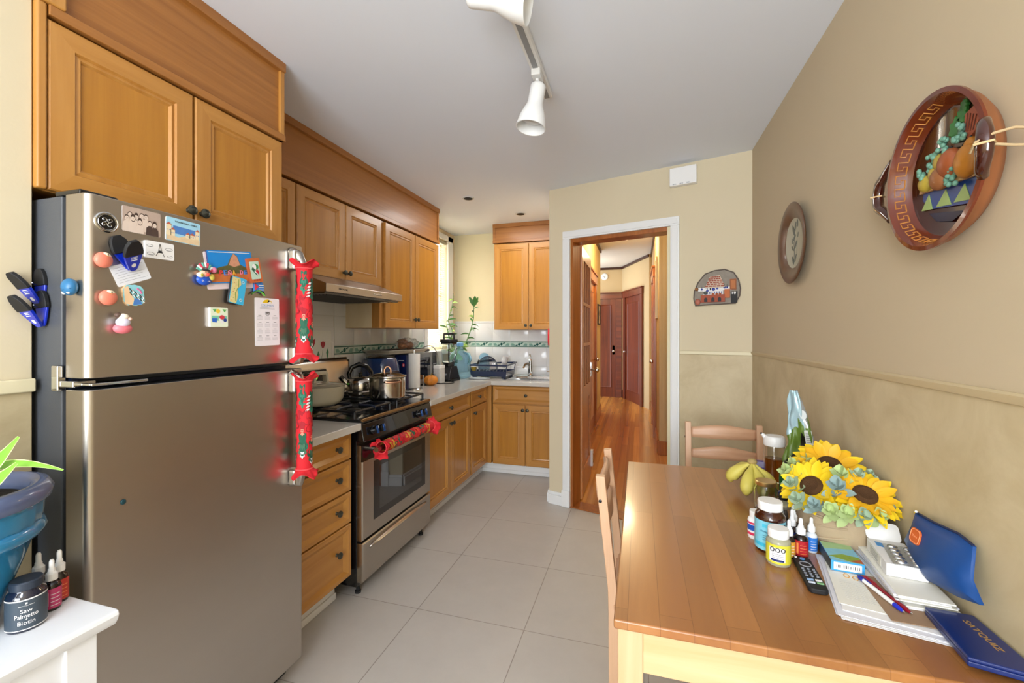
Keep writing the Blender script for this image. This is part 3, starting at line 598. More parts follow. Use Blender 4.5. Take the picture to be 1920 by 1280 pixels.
def valpo(b, hw, hh, t):
    b.poly([(-hw*.6,-hh*.3),(hw*.7,-hh*.35),(hw*.7,hh*.3),(-hw*.6,hh*.35)], t+.0002, SEA)
    b.poly([(-hw*.97,-hh*.95),(hw*.97,-hh*.95),(hw*.97,-hh*.45),(hw*.2,-hh*.3),(-hw*.3,-hh*.62),(-hw*.97,-hh*.3)], t+.0004, SAND)
    for (x,y,w,h) in ((-.85,-.1,.14,.9),(-.62,-.3,.12,.5),(.25,-.35,.13,.3),(.5,-.35,.16,.34),(.82,-.1,.12,.7)):
        b.poly([(hw*(x-w),hh*(y-h/2)),(hw*(x+w),hh*(y-h/2)),(hw*(x+w),hh*(y+h/2)),(hw*(x-w),hh*(y+h/2))], t+.0006, HOUSE)
        b.poly([(hw*(x-w*1.15),hh*(y+h/2)),(hw*(x+w*1.15),hh*(y+h/2)),(hw*x,hh*(y+h/2+.2))], t+.0008, ROOF)
        for q in (-.4,.4): b.poly(circ(hw*(x+q*w),hh*y,.0014,6), t+.0009, SEA)
    txt(b, 'VALPARAISO - CHILE', Tr(.006,hh*.72,t+.0006), INK, h=.0042, w=.064)
card('postcard', 'postcard magnet of a harbour town under light blue sky beside the group photograph', 'magnet', .945, 1.682, .100, .068, .0015, SKY1, -1, fn=valpo)
def eiffel(b, hw, hh, t):
    b.tube([(-.011,-hh*.7,t),(-.004,-.002,t),(0,hh*.8,t)], .0008, INK, 5); b.tube([(.011,-hh*.7,t),(.004,-.002,t),(0,hh*.8,t)], .0008, INK, 5); b.poly([(-.007,-.007),(.007,-.007),(.004,.0),(-.004,.0)], t+.0004, INK)
    for (x,y,r) in ((-.026,.010,.006),(.024,.006,.007),(-.024,-.012,.007),(.026,-.014,.005)):
        b.tube([(x+r*math.cos(a)*1.4,y+r*.6*math.sin(a),t) for a in [i*.7 for i in range(9)]], .0004, INK, 4, closed=True); b.tube([(x-r,y-r*.4,t),(x+r,y-r*.4,t)], .0005, GREYI, 4)
card('picture_magnet', 'white rectangular magnet with a line drawing of an iron tower', 'magnet', .876, 1.613, .076, .047, .007, PAPER, 1, fn=eiffel)
def note(b, hw, hh, t):
    for i in range(7):
        y = hh*(.7-i*.23); b.tube([(-hw*.85+.004*(i % 2),y,t),(-hw*.2,y+.0008,t),(hw*(.85-.2*((i*7) % 3)),y,t)], .00035, GREYI, 4)
card('note_paper', 'small white handwritten note held under the blue clip', 'paper', .808, 1.542, .086, .055, .0006, mat('#dfe2e8', .7), 23, fn=note)
BLUEP = mat('#1438d8', .18, trans=.35, coat=.5, name='blue_clip_plastic')
def clip(label, M_, two=False):
    # spring clip: two lens-shaped jaws joined near the tip, black rubber grip pads, small wire spring
    t = T('magnetic_clip', label, 'clip', M_.translation, group=None)
    def leafp(s=1, w=.5): return [(-.011*s,-.038),(-.006*s,-.045),(.006*s,-.045),(.011*s,-.038),(.021*s,-.005),(.023*s,.012),(.018*s,.034),(.009*s,.044),(-.009*s,.044),(-.018*s,.034),(-.023*s,.012),(-.021*s,-.005)]
    b = MB(M_); b.prism(leafp(), 0, .006, BLUEP)
    P('clip_jaw', b, t, bevel=.002)
    M2 = M_ @ Tr(0,-.04,.008) @ Rx(math.radians(34)) @ Tr(0,.04,0)
    b = MB(M2); b.prism(leafp(), 0, .006, BLUEP); b.poly(circ(0,-.028,.006,16), .0062, PAPER); b.tube([(-.008,-.012,.0064),(.008,-.012,.0064)], .0012, PAPER, 4); b.tube([(-.007,-.007,.0064),(.009,-.007,.0064)], .0009, PAPER, 4); b.tube([(-.007,-.003,.0064),(.009,-.003,.0064)], .0009, PAPER, 4)
    P('clip_jaw', b, t, bevel=.002)
    for MM, z in ((M_,.006),(M2,-.002)):
        b = MB(MM); b.prism([(-.0235,.002),(.0235,.002),(.0235,.014),(.0185,.034),(.0095,.046),(-.0095,.046),(-.0185,.034),(-.0235,.014)], -.001, .0085, BLACKM); P('rubber_grip', b, t, bevel=.002, label='black rubber grip')
    b = MB(M_); b.tube([(-.006,.004,.006),(0,.006,.016),(.006,.008,.022)], .0012, CHROME, 6); P('spring', b, t)
clip('blue and black magnetic clip holding the handwritten note on the freezer door', FRF @ Tr(.788,1.590,.002) @ Matrix.Rotation(math.radians(24), 4, 'Z'))
FSF = frame((0,FY0+.0035,0), X_, Z_)
clip('upper of two blue magnetic clips on the dark side of the refrigerator', FSF @ Tr(-1.474,1.50,0) @ Matrix.Rotation(math.radians(4), 4, 'Z'))
clip('lower of two blue magnetic clips on the dark side of the refrigerator', FSF @ Tr(-1.460,1.443,.004) @ Matrix.Rotation(math.radians(4), 4, 'Z'))
def gourd(label, y, z, r, c, tilt=20, extra=None):
    M_ = FRF @ Tr(y,z,0) @ Matrix.Rotation(math.radians(-tilt), 4, 'Z'); b = MB(M_); m = mat(c, .35, var=.08, vs_=60)
    b.ell((0,0,r*.42),(r*.96,r*.98,r*.55), m, 24, 14)
    wh = mat('#efe3c4', .5)
    b.ell((0,r*.66,r*.66),(r*.46,r*.26,r*.24), wh, 16, 8); b.ell((0,r*.68,r*.88),(r*.10,r*.09,r*.05), mat('#6a4a3c', .5), 10, 6)
    for i in range(9):
        a = math.radians(10+160*i/8); b.ell((math.cos(a)*r*.62, r*.28+math.sin(a)*r*.28-.1*r, r*.90-abs(math.cos(a))*r*.16),(r*.06,r*.06,r*.05), GOLD, 8, 5)
    return P('round_magnet', b, label=label, cat='magnet', group='round painted magnets on the freezer door')
gourd('salmon pink ball magnet left of the handwritten note, under the round badge', .742, 1.565, .0205, '#df7f68')
gourd('lower salmon pink ball magnet, left of the wavy beach magnet', .752, 1.471, .0205, '#df7f68', 10)
M_ = FRF @ Tr(.781,1.405,0); b = MB(M_); b.ell((0,-.012,.013),(.021,.014,.014), mat('#e87a86', .35), 20, 10); b.ell((-.002,.004,.018),(.016,.013,.012), mat('#d9d6ea', .5), 16, 10); b.ell((-.001,.018,.018),(.012,.009,.010), mat('#f1e6d2', .5), 16, 10); b.ell((-.012,.022,.016),(.008,.007,.007), mat('#5b463c', .5), 12, 8); b.ell((.010,.013,.024),(.005,.005,.004), mat('#e7b9a8', .5), 10, 6)
P('figurine_magnet', b, label='little pink and white figurine magnet, lowest on the freezer door left half', cat='magnet')
M_ = frame((-1.338,FY0-.0005,1.494), X_, Z_); b = MB(M_); b.ell((0,0,.012),(.019,.021,.015), mat('#2f6f9e', .3), 20, 12); b.tube([(-.017,-.004,.018),(0,-.008,.027),(.017,-.004,.018)], .0016, mat('#2b648e', .4), 6)
for i in range(8): b.ell((-.012+.003*i,-.014-.002*math.sin(i),.019),(.003,.003,.003), PAPER, 8, 5)
P('round_magnet', b, label='blue ball magnet on the left edge of the freezer door', cat='magnet')
def wavy(w, h, seed):
    r = random.Random(seed); return [(w/2*math.cos(a)*(1+.05*r.uniform(-1,1))*(1.12 if abs(math.sin(2*a)) > .7 else 1), h/2*math.sin(a)*(1+.05*r.uniform(-1,1))*(1.12 if abs(math.sin(2*a)) > .7 else 1)) for a in [2*PI*i/26 for i in range(26)]]
b = MB(FRF @ Tr(.811,1.482,0) @ Matrix.Rotation(.08,4,'Z')); b.prism(wavy(.050,.057,3), 0, .007, mat('#c9a67a', .5), cap=mat('#8fd0dc', .35, var=.15, vs_=90)); b.poly([(-.023,-.022),(-.006,-.026),(.0,-.01),(-.008,.004),(-.012,.024),(-.022,.020)], .0074, mat('#ecc9a0', .5)); b.poly([(-.004,-.026),(.018,-.024),(.012,-.010),(.0,-.008)], .0076, SEA)
for i in range(6): x = -.010+.0055*i; b.tube([(x,.018-i*.004,.008),(x+.005,.012-i*.004,.008),(x,.006-i*.004,.008),(x+.006,.0-i*.004,.008)], .0012, PAPER if i % 2 else INK, 5)
b.tube([(.008,.018,.008),(.015,.012,.008),(.018,.004,.008)], .0018, mat('#e0679a', .4), 5)
P('picture_magnet', b, label='wavy-edged beach magnet in sand and turquoise below the note', cat='magnet')
# doll magnet
b = MB(FRF @ Tr(1.002,1.568,0)); b.ell((.0,-.022,.008),(.024,.017,.010), mat('#2358c8', .35), 20, 10); b.ell((-.001,-.002,.012),(.015,.013,.010), mat('#e9b396', .5), 16, 10)
for i in range(9):
    a = math.radians(8+164*i/8); b.tube([(.014*math.cos(a),.004+.012*math.sin(a),.014),(.026*math.cos(a),.008+.023*math.sin(a),.012)], .0035, [mat('#d8405a', .5), PAPER, mat('#5fae9c', .5)][i % 3], 6)
b.ell((-.017,-.009,.016),(.012,.008,.006), mat('#f2efdc', .5), 12, 8); b.ell((-.016,-.009,.022),(.005,.004,.002), mat('#b8b23c', .5), 8, 5); b.ell((.021,-.012,.014),(.009,.011,.006), mat('#c9bb52', .5), 10, 6); b.ell((.003,-.006,.021),(.007,.006,.004), mat('#e05a4a', .5), 10, 6)
b.ell((.0,.007,.018),(.013,.004,.006), INK, 12, 6); b.ell((.030,.012,.010),(.011,.010,.007), mat('#dd7fa6', .5), 12, 6)
for q in (-.005,.005): b.ell((q,.001,.022),(.0016,.0016,.001), INK, 6, 4)
txt(b, 'Queretaro', Tr(0,-.026,.0165), PAPER, h=.006, w=.026, shear=.3)
P('doll_magnet', b, label='doll-shaped magnet with striped ribbon crown and blue base', cat='magnet')
BLUESKY = mat('#1f86d6', .35); ROCK = mat('#c98f72', .6, var=.25, vs_=120); HILL = mat('#5d5a35', .6, var=.4, vs_=150); TERR = mat('#c8713c', .5, var=.2, vs_=60)
card('postcard', 'pale postcard mostly hidden under the rock-peak magnet', 'paper', 1.098, 1.588, .172, .118, .0008, mat('#e6d3d6', .6), 8, fn=None)
def pena(b, hw, hh, t):
    b.poly([(-hw*.95,-hh*.2),(-hw*.5,.0),(-hw*.2,hh*.1),(0,hh*.62),(hw*.14,hh*.86),(hw*.30,hh*.7),(hw*.42,hh*.15),(hw*.95,-hh*.25),(hw*.95,-hh*.5),(-hw*.95,-hh*.5)], t+.0002, HILL)
    b.poly([(-hw*.12,hh*.12),(-.0,hh*.55),(hw*.14,hh*.84),(hw*.29,hh*.66),(hw*.40,hh*.12),(hw*.12,-.0)], t+.0004, ROCK)
    b.poly([(-hw*.95,-hh*.42),(hw*.95,-hh*.42),(hw*.95,-hh*.94),(-hw*.95,-hh*.94)], t+.0005, TERR)
    for i, (ch, c) in enumerate(zip('PEÑA', ('#e04848','#4a7fd0','#e87f9a','#e0a23c'))): txt(b, ch, Tr(-hw*.52+i*.0155,-hh*.36,t+.0006), mat(c, .4), h=.017, w=.012, depth=.0012, bold=.03)
    for i, (ch, c) in enumerate(zip('DE', ('#e87f9a','#4a7fd0'))): txt(b, ch, Tr(hw*.42+i*.015,-hh*.34,t+.0006), mat(c, .4), h=.014, w=.011, depth=.0012, bold=.03)
    b.tube([(-hw*.93,hh*.9,t),(hw*.93,hh*.9,t)], .0012, PAPER, 4)
card('picture_magnet', 'large magnet of a rocky peak against blue sky with coloured letters', 'magnet', 1.098, 1.600, .160, .104, .005, BLUESKY, 8, d=.0012, fn=pena, back=mat('#2d3a6a', .4))
def dominican(b, hw, hh, t):
    b.poly(rrect(hw*1.5,hh*1.45,.003), t+.0004, mat('#bfd8c8', .4)); b.poly(circ(.004,.012,.012,16,.010), t+.0007, mat('#3e8f52', .5)); b.poly(circ(-.002,.012,.008,14,.010), t+.0009, PAPER)
    b.prism([(-.014,.004),(.004,-.018),(.010,-.013),(-.008,.012)], t, t+.0015, mat('#2f5a46', .4)); b.prism([(.000,-.004),(.010,-.014),(.014,-.006),(.008,.004)], t, t+.002, mat('#c8283c', .4)); b.poly([(-.005,-.003),(.008,-.018),(.010,-.016),(-.003,.0)], t+.0018, PAPER)
    for q in (-.009,.002,.010): b.ell((q,-hh*.8,t),(.004,.003,.002), mat('#a83a26', .5), 8, 5)
card('picture_magnet', 'orange-framed magnet with a small red, white and green scene', 'magnet', 1.180, 1.600, .052, .084, .008, mat('#c4683a', .5), 12, d=.0070, fn=dominican, back=mat('#a8502c', .5))
def mapm(b, hw, hh, t):
    b.poly([(-hw*.9,-hh*.95),(hw*.0,-hh*.95),(hw*.15,-hh*.3),(-.1*hw,.1*hh),(hw*.35,hh*.5),(.1*hw,hh*.93),(-hw*.9,hh*.93)], t+.0003, mat('#d8c98c', .5, var=.2, vs_=150))
    b.tube([(-hw*.1,-hh*.8,t),(-hw*.3,-.2*hh,t),(-.0,.3*hh,t),(-.1*hw,.85*hh,t)], .0012, mat('#6d8a3c', .5), 5)
    for i in range(8): b.ell((hw*(-.6+.12*(i % 3)),hh*(-.8+.22*i),t),(.0022,.0016,.0006), mat(['#c8542e','#3f6f3a','#e0b83c'][i % 3], .5), 6, 4)
    for q in (.7,-.65): b.poly(circ(hw*.55,hh*q,.006,12), t+.0004, mat('#9fd4ee', .4)); b.tube([(hw*.45,hh*q-.002,t+.0005),(hw*.65,hh*q+.002,t+.0005)], .0006, INK, 4)
card('map_magnet', 'tilted blue and tan coast map magnet overlapping the rock-peak magnet', 'magnet', 1.113, 1.523, .055, .090, .008, mat('#3fb2e0', .35), -9, d=.0070, fn=mapm, back=mat('#2b2f36', .4))
b = MB(FRF @ Tr(1.202,1.540,.002)); b.prism([(-.018,-.012),(.020,-.015),(.022,.006),(.014,.022),(-.004,.024),(-.018,.018)], 0, .006, mat('#3f7fc8', .4)); b.prism([(-.018,.016),(-.002,.006),(-.016,-.008)], .006, .0074, mat('#d8384a', .4))
for q in (-.006,.002,.010): b.tube([(0,q,.0066),(.019,q+.002,.0066)], .0016, PAPER, 5)
b.grid(12, 4, lambda u,v: (-.028+.054*u, -.022+.014*math.sin(PI*u)+.006*v-.004, .003+.006*math.sin(PI*v)), mat('#5fb23c', .4)); b.tube([(-.028,-.024,.004),(-.02,-.014,.006),(0,-.008,.006),(.02,-.012,.006),(.028,-.024,.004)], .0022, mat('#203a1c', .5), 6)
P('flag_magnet', b, label='small striped flag magnet over a green island above the calendar', cat='magnet')
def calendar(b, hw, hh, t):
    b.poly([(-.022,hh*.80),(.022,hh*.80),(.016,hh*.90),(.002,hh*.955),(-.012,hh*.92)], t+.0003, mat('#e3bf1e', .5)); b.poly([(.0,hh*.80),(.012,hh*.88),(.004,hh*.93),(.020,hh*.81)], t+.0005, PAPER)
    txt(b, 'COLUMBUS', Tr(0,hh*.70,t), mat('#8aa2c4', .5), h=.008, w=.056)
    for q in (.60,.555): b.tube([(-hw*.6,hh*q,t),(hw*.6,hh*q,t)], .0005, GREYI, 4)
    txt(b, '2025', Tr(0,hh*.37,t), INK, h=.010, w=.020, bold=.02)
    for r in range(4):
        yy = hh*(.27-.285*r)
        for c in (-1,0,1):
            b.tube([(c*hw*.62-.006,yy,t),(c*hw*.62+.006,yy,t)], .0007, INK, 4)
            for i in range(4): b.tube([(c*hw*.62-.012,yy-.005-i*.0032,t),(c*hw*.62+.012,yy-.005-i*.0032,t)], .00028, GREYI, 4)
card('wall_calendar', 'white one-page year calendar with a yellow emblem on the freezer door', 'calendar', 1.246, 1.422, .106, .172, .0008, mat('#ece8ee', .6), 1, fn=calendar)
def beachtile(b, hw, hh, t):
    b.poly(circ(-.004,hh*.62,.007,14), t+.0004, mat('#f0cc3c', .4)); b.poly(rrect(hw*1.7,hh*.5,.002,cx=0,cy=-hh*.1), t+.0002, mat('#7fc4a8', .4)); b.poly([(-hw*.8,-hh*.5),(-hw*.3,-hh*.55),(-hw*.25,-hh*.1),(-hw*.8,-hh*.1)], t+.0005, mat('#3468c8', .4))
    b.poly([(-hw*.1,-hh*.2),(hw*.3,-hh*.7),(hw*.5,-hh*.55),(hw*.1,-.0)], t+.0006, PAPER); b.poly(circ(hw*.3,.0,.009,12,.007), t+.0007, mat('#cf3a4a', .5)); b.poly(circ(hw*.65,-hh*.3,.006,10), t+.0008, mat('#2b3f8c', .5)); b.poly([(-hw*.75,hh*.8),(-hw*.3,hh*.85),(-hw*.5,hh*.5)], t+.0006, mat('#5fae5a', .5)); b.poly([(hw*.35,hh*.85),(hw*.85,hh*.8),(hw*.6,hh*.5)], t+.0006, mat('#5fae5a', .5))
card('picture_magnet', 'small square beach-scene magnet below the coast map magnet', 'magnet', 1.051, 1.432, .060, .062, .010, mat('#e6eed8', .4), 1, fn=beachtile)
# red quilted covers on handles: frilled ends, printed sleeve
def cover(name, label, cat, p0, p1, r, seedv, along):
    p0 = Vector(p0); p1 = Vector(p1); ax = (p1-p0).normalized(); L_ = (p1-p0).length
    sd = ax.orthogonal().normalized(); M_ = frame(p0, ax, (0,0,1)) if abs(ax.z) < .5 else frame(p0, ax, (0,1,0))
    rr = random.Random(seedv); t = T(name, label, cat, p0)
    def tubefn(u, v):
        a = 2*PI*u; x = L_*(.10+.80*v); q = r*(1+.05*math.sin(3*a+5*v)+.03*math.sin(11*v*PI))
        return (x, q*math.cos(a), q*math.sin(a))
    b = MB(M_); b.grid(20, 14, tubefn, RED, wrapu=True)
    def on(x, a, rad=1.05): q = r*rad; return Vector((x, q*math.cos(a), q*math.sin(a)))
    def patch(x, a, n, fn_, m, lift=1.07):
        # small printed shape following the sleeve
        pts = fn_; o = len(b.v)
        V = [on(x+px, a+py/r, lift) for px, py in pts]; c = sum(V, Vector())/len(V)
        b.add([c]+V, [(0, i+1, (i+1) % len(V)+1) for i in range(len(V))], m)
    stripe = lambda w, h: [(-w,-h),(w,-h+.006),(w,h),(-w,h-.006)]
    leaf = lambda w, h: [(w*math.cos(q)*(1+.22*math.cos(5*q)), h*math.sin(q)*(1+.30*math.cos(5*q))) for q in [2*PI*i/30 for i in range(30)]]
    nrot = 5
    for k in range(nrot):
        a = 2*PI*k/nrot+rr.uniform(-.2,.2)
        if along == 'v':
            for xx, fnn, mm in ((.24,leaf(.034,.012),GREEN),(.31,leaf(.026,.010),mat('#2f7a62',.7)),(.48,leaf(.036,.020),mat('#a51b28',.75)),(.58,leaf(.006,.006),mat('#f0907a',.7)),(.61,leaf(.006,.006),mat('#f0907a',.7)),(.70,leaf(.040,.016),GREEN),(.76,leaf(.026,.012),mat('#3f6a52',.7)),(.80,leaf(.012,.007),PAPER)):
                patch(L_*(xx+.04*math.sin(k*2.1)), a, 0, fnn, mm)
            if k % 2: 
                for q in range(5): patch(L_*(.24+.030*q), a+.45+.05*q, 0, stripe(.004,.008), PAPER)
        else:
            for j, (mm, w_) in enumerate(((GOLD,.030),(GREEN,.034),(mat('#b8142c',.7),.028),(GOLD,.032),(GREEN,.026),(mat('#e04a2a',.7),.026),(GREEN,.03),(GOLD,.022))):
                patch(L_*(.17+.085*j+.02*math.sin(k*1.7+j)), a+.3*j, 0, leaf(w_*1.0, .021), mm, 1.06+.01*(j % 3))
    P('sleeve', b, t, smooth=60)
    for e, s_ in ((0,-1),(1,1)):
        def fr_(u, v):
            a = 2*PI*u; q = r*(1.0+.62*v+.14*v*math.sin(5*a+seedv)+.13*v*math.sin(11*a)+.45*v*max(0,math.cos(a-2.2))); x = L_*(.10 if e == 0 else .90)+s_*(.0+.036*v+.012*v*math.sin(4*a+1)-.012*v*v)
            return (x, q*math.cos(a), q*math.sin(a))
        b = MB(M_); b.grid(56, 6, fr_, RED, wrapu=True); b.tube([(L_*(.10 if e == 0 else .90)+s_*.002, r*1.03*math.cos(2*PI*i/16), r*1.03*math.sin(2*PI*i/16)) for i in range(16)], .003, mat('#ea4a50', .7), 6, closed=True)
        P('frill', b, t, solid=.0015, smooth=60)
cover('handle_cover', 'red festive fabric cover on the freezer door handle', 'handle cover', (FXF+.047,1.374,1.672), (FXF+.047,1.374,1.262), .029, 3, 'v')
cover('handle_cover', 'red festive fabric cover on the lower refrigerator door handle', 'handle cover', (FXF+.047,1.374,1.238), (FXF+.047,1.374,.815), .028, 5, 'v')
# ---------------- gas stove ----------------
SY0, SY1 = 1.922, 2.688; SX = -1.395
t = T('gas_stove', 'stainless steel and black gas range with oven and storage drawer', 'stove', (-1.75,2.305,0))
b = MB(); b.box((-2.10,SY0,.05),(-1.42,SY1,.90), BLACK); P('stove_body', b, t, bevel=.003)
b = MB(); b.prism([(-2.10,.90),(-1.40,.90),(-1.385,.912),(-1.40,.928),(-2.10,.928)], SY0, SY1, BLACK, Matrix(((1,0,0,0),(0,0,1,0),(0,1,0,0),(0,0,0,1)))); P('cooktop', b, t, bevel=.003)
b = MB(); b.box((-1.404,SY0+.004,.915),(-1.386,SY1-.004,.932), mat('#94744c', .25, .8)); P('cooktop_trim', b, t, bevel=.004, label='metal front edge')
MXZ = Matrix(((1,0,0,0),(0,0,1,0),(0,1,0,0),(0,0,0,1)))
b = MB(); b.prism([(-1.43,.905),(-1.390,.905),(-1.372,.812),(-1.43,.812)], SY0, SY1, BLACK, MXZ); P('control_panel', b, t, bevel=.006)
for y in (2.01,2.07,2.50,2.56):
    M_ = frame((-1.379,y,.858), (0,1,0), (-.19,0,.98)); tt = b = MB(M_); b.lathe([(.024,0),(.023,.006),(.020,.008),(.018,.024),(.015,.026),(0,.026)], BLACK, 24); b.box((-.004,-.020,.024),(.004,.020,.036), mat('#3b5f9e', .15, .7)); b.box((-.001,.006,.036),(.001,.020,.0366), PAPER)
    P('knob', b, t, bevel=.001)
b = MB(); fr = frame((-1.42,SY0+.004,.292), Y_, Z_); w_, h_ = SY1-SY0-.008, .50
b.M = fr; b.rings([(0,0,w_,h_,0),(0,0,w_,h_,.028),(.006,.006,w_-.006,h_-.006,.034),(.10,.075,w_-.075,h_-.105,.034)], [STEEL,STEEL,STEEL,GLASSB]); b.box((.0,h_-.085,.026),(w_,h_,.0345), BLACK)
d = P('oven_door', b, t)
b = MB(fr); b.rings([(.10,.075,w_-.075,h_-.105,.0345),(.102,.077,w_-.077,h_-.107,.0345),(.155,.115,w_-.125,h_-.145,.0345)], [BLACK,BLACK,GLASSB]); P('oven_window', b, d)
HZ = .765
b = MB(); b.tube([(-1.335,SY0+.05,HZ),(-1.335,SY1-.05,HZ)], .014, STEEL, 14); 
for y in (SY0+.075,SY1-.075): b.tube([(-1.39,y,HZ),(-1.335,y,HZ)], .011, STEEL, 10)
P('handle', b, d)
b = MB(); fr = frame((-1.42,SY0+.004,.075), Y_, Z_); b.M = fr; b.rings([(0,0,w_,.205,0),(0,0,w_,.205,.03),(.006,.006,w_-.006,.199,.036)], [STEEL]*3); d2 = P('storage_drawer', b, t)
b = MB(fr); b.grid(20, 8, lambda u,v: (.06+(w_-.12)*u, .158+.034*v*math.sin(PI*min(max(u,.02),.98))**.4, .036+.026*math.sin(PI*v)*math.sin(PI*u)**.5), STEEL); P('handle', b, d2, solid=.003)
for (x,y) in ((-1.44,SY0+.04),(-1.44,SY1-.04),(-2.05,SY0+.04),(-2.05,SY1-.04)):
    b = MB(Tr(x,y,0)); b.lathe([(.016,0),(.016,.012),(.010,.014),(.010,.05)], BLACKM, 14); P('foot', b, t)
# backguard with clock
b = MB(); pr = [(-2.125,.93),(-2.035,.93),(-2.045,1.175),(-2.065,1.203),(-2.125,1.203)]; b.prism(pr, SY0+.005, SY1-.005, STEEL, MXZ); bg = P('backguard', b, t, bevel=.012)
b = MB(); b.prism([(-2.068,1.192),(-2.055,1.198),(-2.066,1.209),(-2.127,1.209),(-2.127,1.2)], SY0+.006, SY1-.006, BLACK, MXZ); b.box((-2.125,SY1-.011,.93),(-2.045,SY1+.001,1.19), BLACK); P('backguard_trim', b, bg, bevel=.003)
M_ = frame((-2.0385,2.17+.12,1.08), Y_, (-.04,0,1)); b = MB(M_); b.prism(rrect(.30,.135,.015), 0, .004, STEEL, cap=STEEL); b.prism(rrect(.285,.12,.012), .004, .006, mat('#14100c', .15)); 
txt(b, '123', Tr(.03,.012,.006), mat('#7cff3a', .4, emit=2.2, name='clock_digits'), h=.024, w=.05)
for i in range(6):
    for j in (-.035,.045): b.box((-.12+i*.045,j-.002,.006),(-.104+i*.045,j+.002,.0065), GREYI)
P('clock_panel', b, bg)
# burners and grates
def burner(x, y, r):
    b = MB(Tr(x,y,.928)); b.lathe([(r*1.5,0),(r*1.5,.002),(r,.004),(r,.014),(r*.9,.018),(r*.86,.016),(r*.86,.022),(r*.6,.025),(0,.025)], IRON, 28); bb = P('burner', b, t)
for (x,y,r) in ((-1.56,2.09,.042),(-1.56,2.51,.05),(-1.86,2.09,.045),(-1.86,2.51,.036)): burner(x,y,r)
for y in (2.10,2.51):
    b = MB(Tr(0,y,0)); z = .972; hw = .165
    for xx in (-1.44,-2.0): b.tube([(xx,-hw,z-.008),(xx,hw,z-.008)], .007, IRON, 6)
    for yy in (-hw,hw): b.tube([(-1.44,yy,z-.008),(-2.0,yy,z-.008)], .007, IRON, 6)
    b.tube([(-1.72,-hw,z-.008),(-1.72,hw,z-.008)], .007, IRON, 6)
    for cx_ in (-1.56,-1.86):
        for k in range(4):
            a = k*PI/2; e = Vector((math.cos(a), math.sin(a), 0)); Lr = .135 if abs(e.x) > .5 else hw
            pts = [Vector((cx_,0,z-.008))+e*Lr, Vector((cx_,0,z+.002))+e*(Lr*.8), Vector((cx_,0,z+.002))+e*.035]; b.tube(pts, .0065, mat('#1c2436', .3, name='grate_enamel'), 6)
    for xx in (-1.44,-2.0):
        for yy in (-hw,hw): b.tube([(xx,yy,z-.008),(xx,yy,.9285)], .007, IRON, 6)
    P('grate', b, t)
cover('handle_cover', 'red and green printed fabric cover on the oven door handle', 'handle cover', (-1.335,SY0+.03,HZ), (-1.335,SY1-.03,HZ), .031, 8, 'h')
# ---------------- range hood ----------------
t = T('range_hood', 'slim stainless steel range hood under the middle wall cabinet', 'range hood', (-1.85,2.33,1.60))
HST = mat('#aba39b', .3, 1, bump=.02, bs=200, name='hood_steel', aniso=(1,.03,1))
b = MB(); b.prism([(-2.12,1.607),(-1.615,1.607),(-1.615,1.652),(-1.795,1.719),(-2.12,1.719)], 1.930, 2.70, HST, MXZ); P('hood_body', b, t, bevel=.003)
b = MB(); b.box((-2.10,1.945,1.598),(-1.64,2.685,1.608), mat('#6d7176', .35, .9))
for i in range(18): b.box((-2.06+i*.023,1.99,1.595),(-2.052+i*.023,2.60,1.599), mat('#3d4045', .4, .6))
P('filter', b, t)
b = MB(frame((-1.6148,2.07,1.630), Y_, Z_)); txt(b, 'PROLINE', I4, INK, h=.009, w=.075, bold=.02); P('lettering', b, t)
b = MB(frame((-1.6148,2.40,1.628), Y_, Z_))
for i in range(6): b.lathe([(.0045,0),(.0045,.004),(.003,.005),(0,.005)], CHROME, 12, Tr(-.04+.016*i,0,0))
P('button_row', b, t)
b = MB(Tr(-1.70,2.60,1.592)); b.lathe([(0,-.002),(.025,0),(.028,.006)], mat('#ffe9c8', .3, name='hood_lamp_glass'), 20); P('hood_lamp', b, t)
# ---------------- pots on the stove ----------------
CREAMP = mat('#d9d3bf', .3, coat=.5, name='cream_enamel'); POTST = mat('#c4c0ba', .16, 1, name='polished_steel')
GZ = .9745
x, y = -1.745, 2.03
t = T('saucepot', 'cream enamel pot with lid on the near stove burners, partly behind the fridge handle', 'pot', (x,y,GZ)); M_ = Tr(x,y,GZ)
b = MB(M_); b.lathe([(0,0),(.080,0),(.108,.010),(.126,.035),(.136,.105),(.138,.108),(.133,.108),(.122,.05),(.10,.016),(0,.008)], CREAMP, 44); P('pot_body', b, t)
b = MB(M_); b.lathe([(.138,.108),(.140,.111),(.135,.114),(.11,.121),(.07,.128),(.03,.132),(0,.132)], mat('#9a9382', .12, coat=1, name='smoked_lid'), 44); l = P('lid', b, t)
b = MB(M_ @ Rz(1.57)); b.prism([(-.062,0),(-.050,.052),(-.042,.062),(.042,.062),(.050,.052),(.062,0),(.044,0),(.036,.042),(-.036,.042),(-.044,0)], -.016, .016, mat('#bdb5a0', .35), Tr(0,0,.128) @ Rx(PI/2)); P('lid_handle', b, l, bevel=.003)
for a in (1.2, PI+1.2): b = MB(M_ @ Rz(a)); b.tube([(.130,-.035,.090),(.150,-.025,.093),(.156,0,.093),(.150,.025,.093),(.130,.035,.090)], .008, CREAMP, 8); P('side_handle', b, t)
x, y = -1.79, 2.465
t = T('kettle', 'steel whistling kettle with arched black handle on the rear burner', 'kettle', (x,y,GZ)); M_ = Tr(x,y,GZ) @ Rz(-2.3) @ Matrix.Scale(.90,4)
b = MB(M_); b.lathe([(0,0),(.100,0),(.110,.006),(.112,.026),(.106,.032),(.104,.034),(.106,.07),(.100,.105),(.082,.124),(.045,.132),(.03,.134),(0,.134)], POTST, 40); P('kettle_body', b, t)
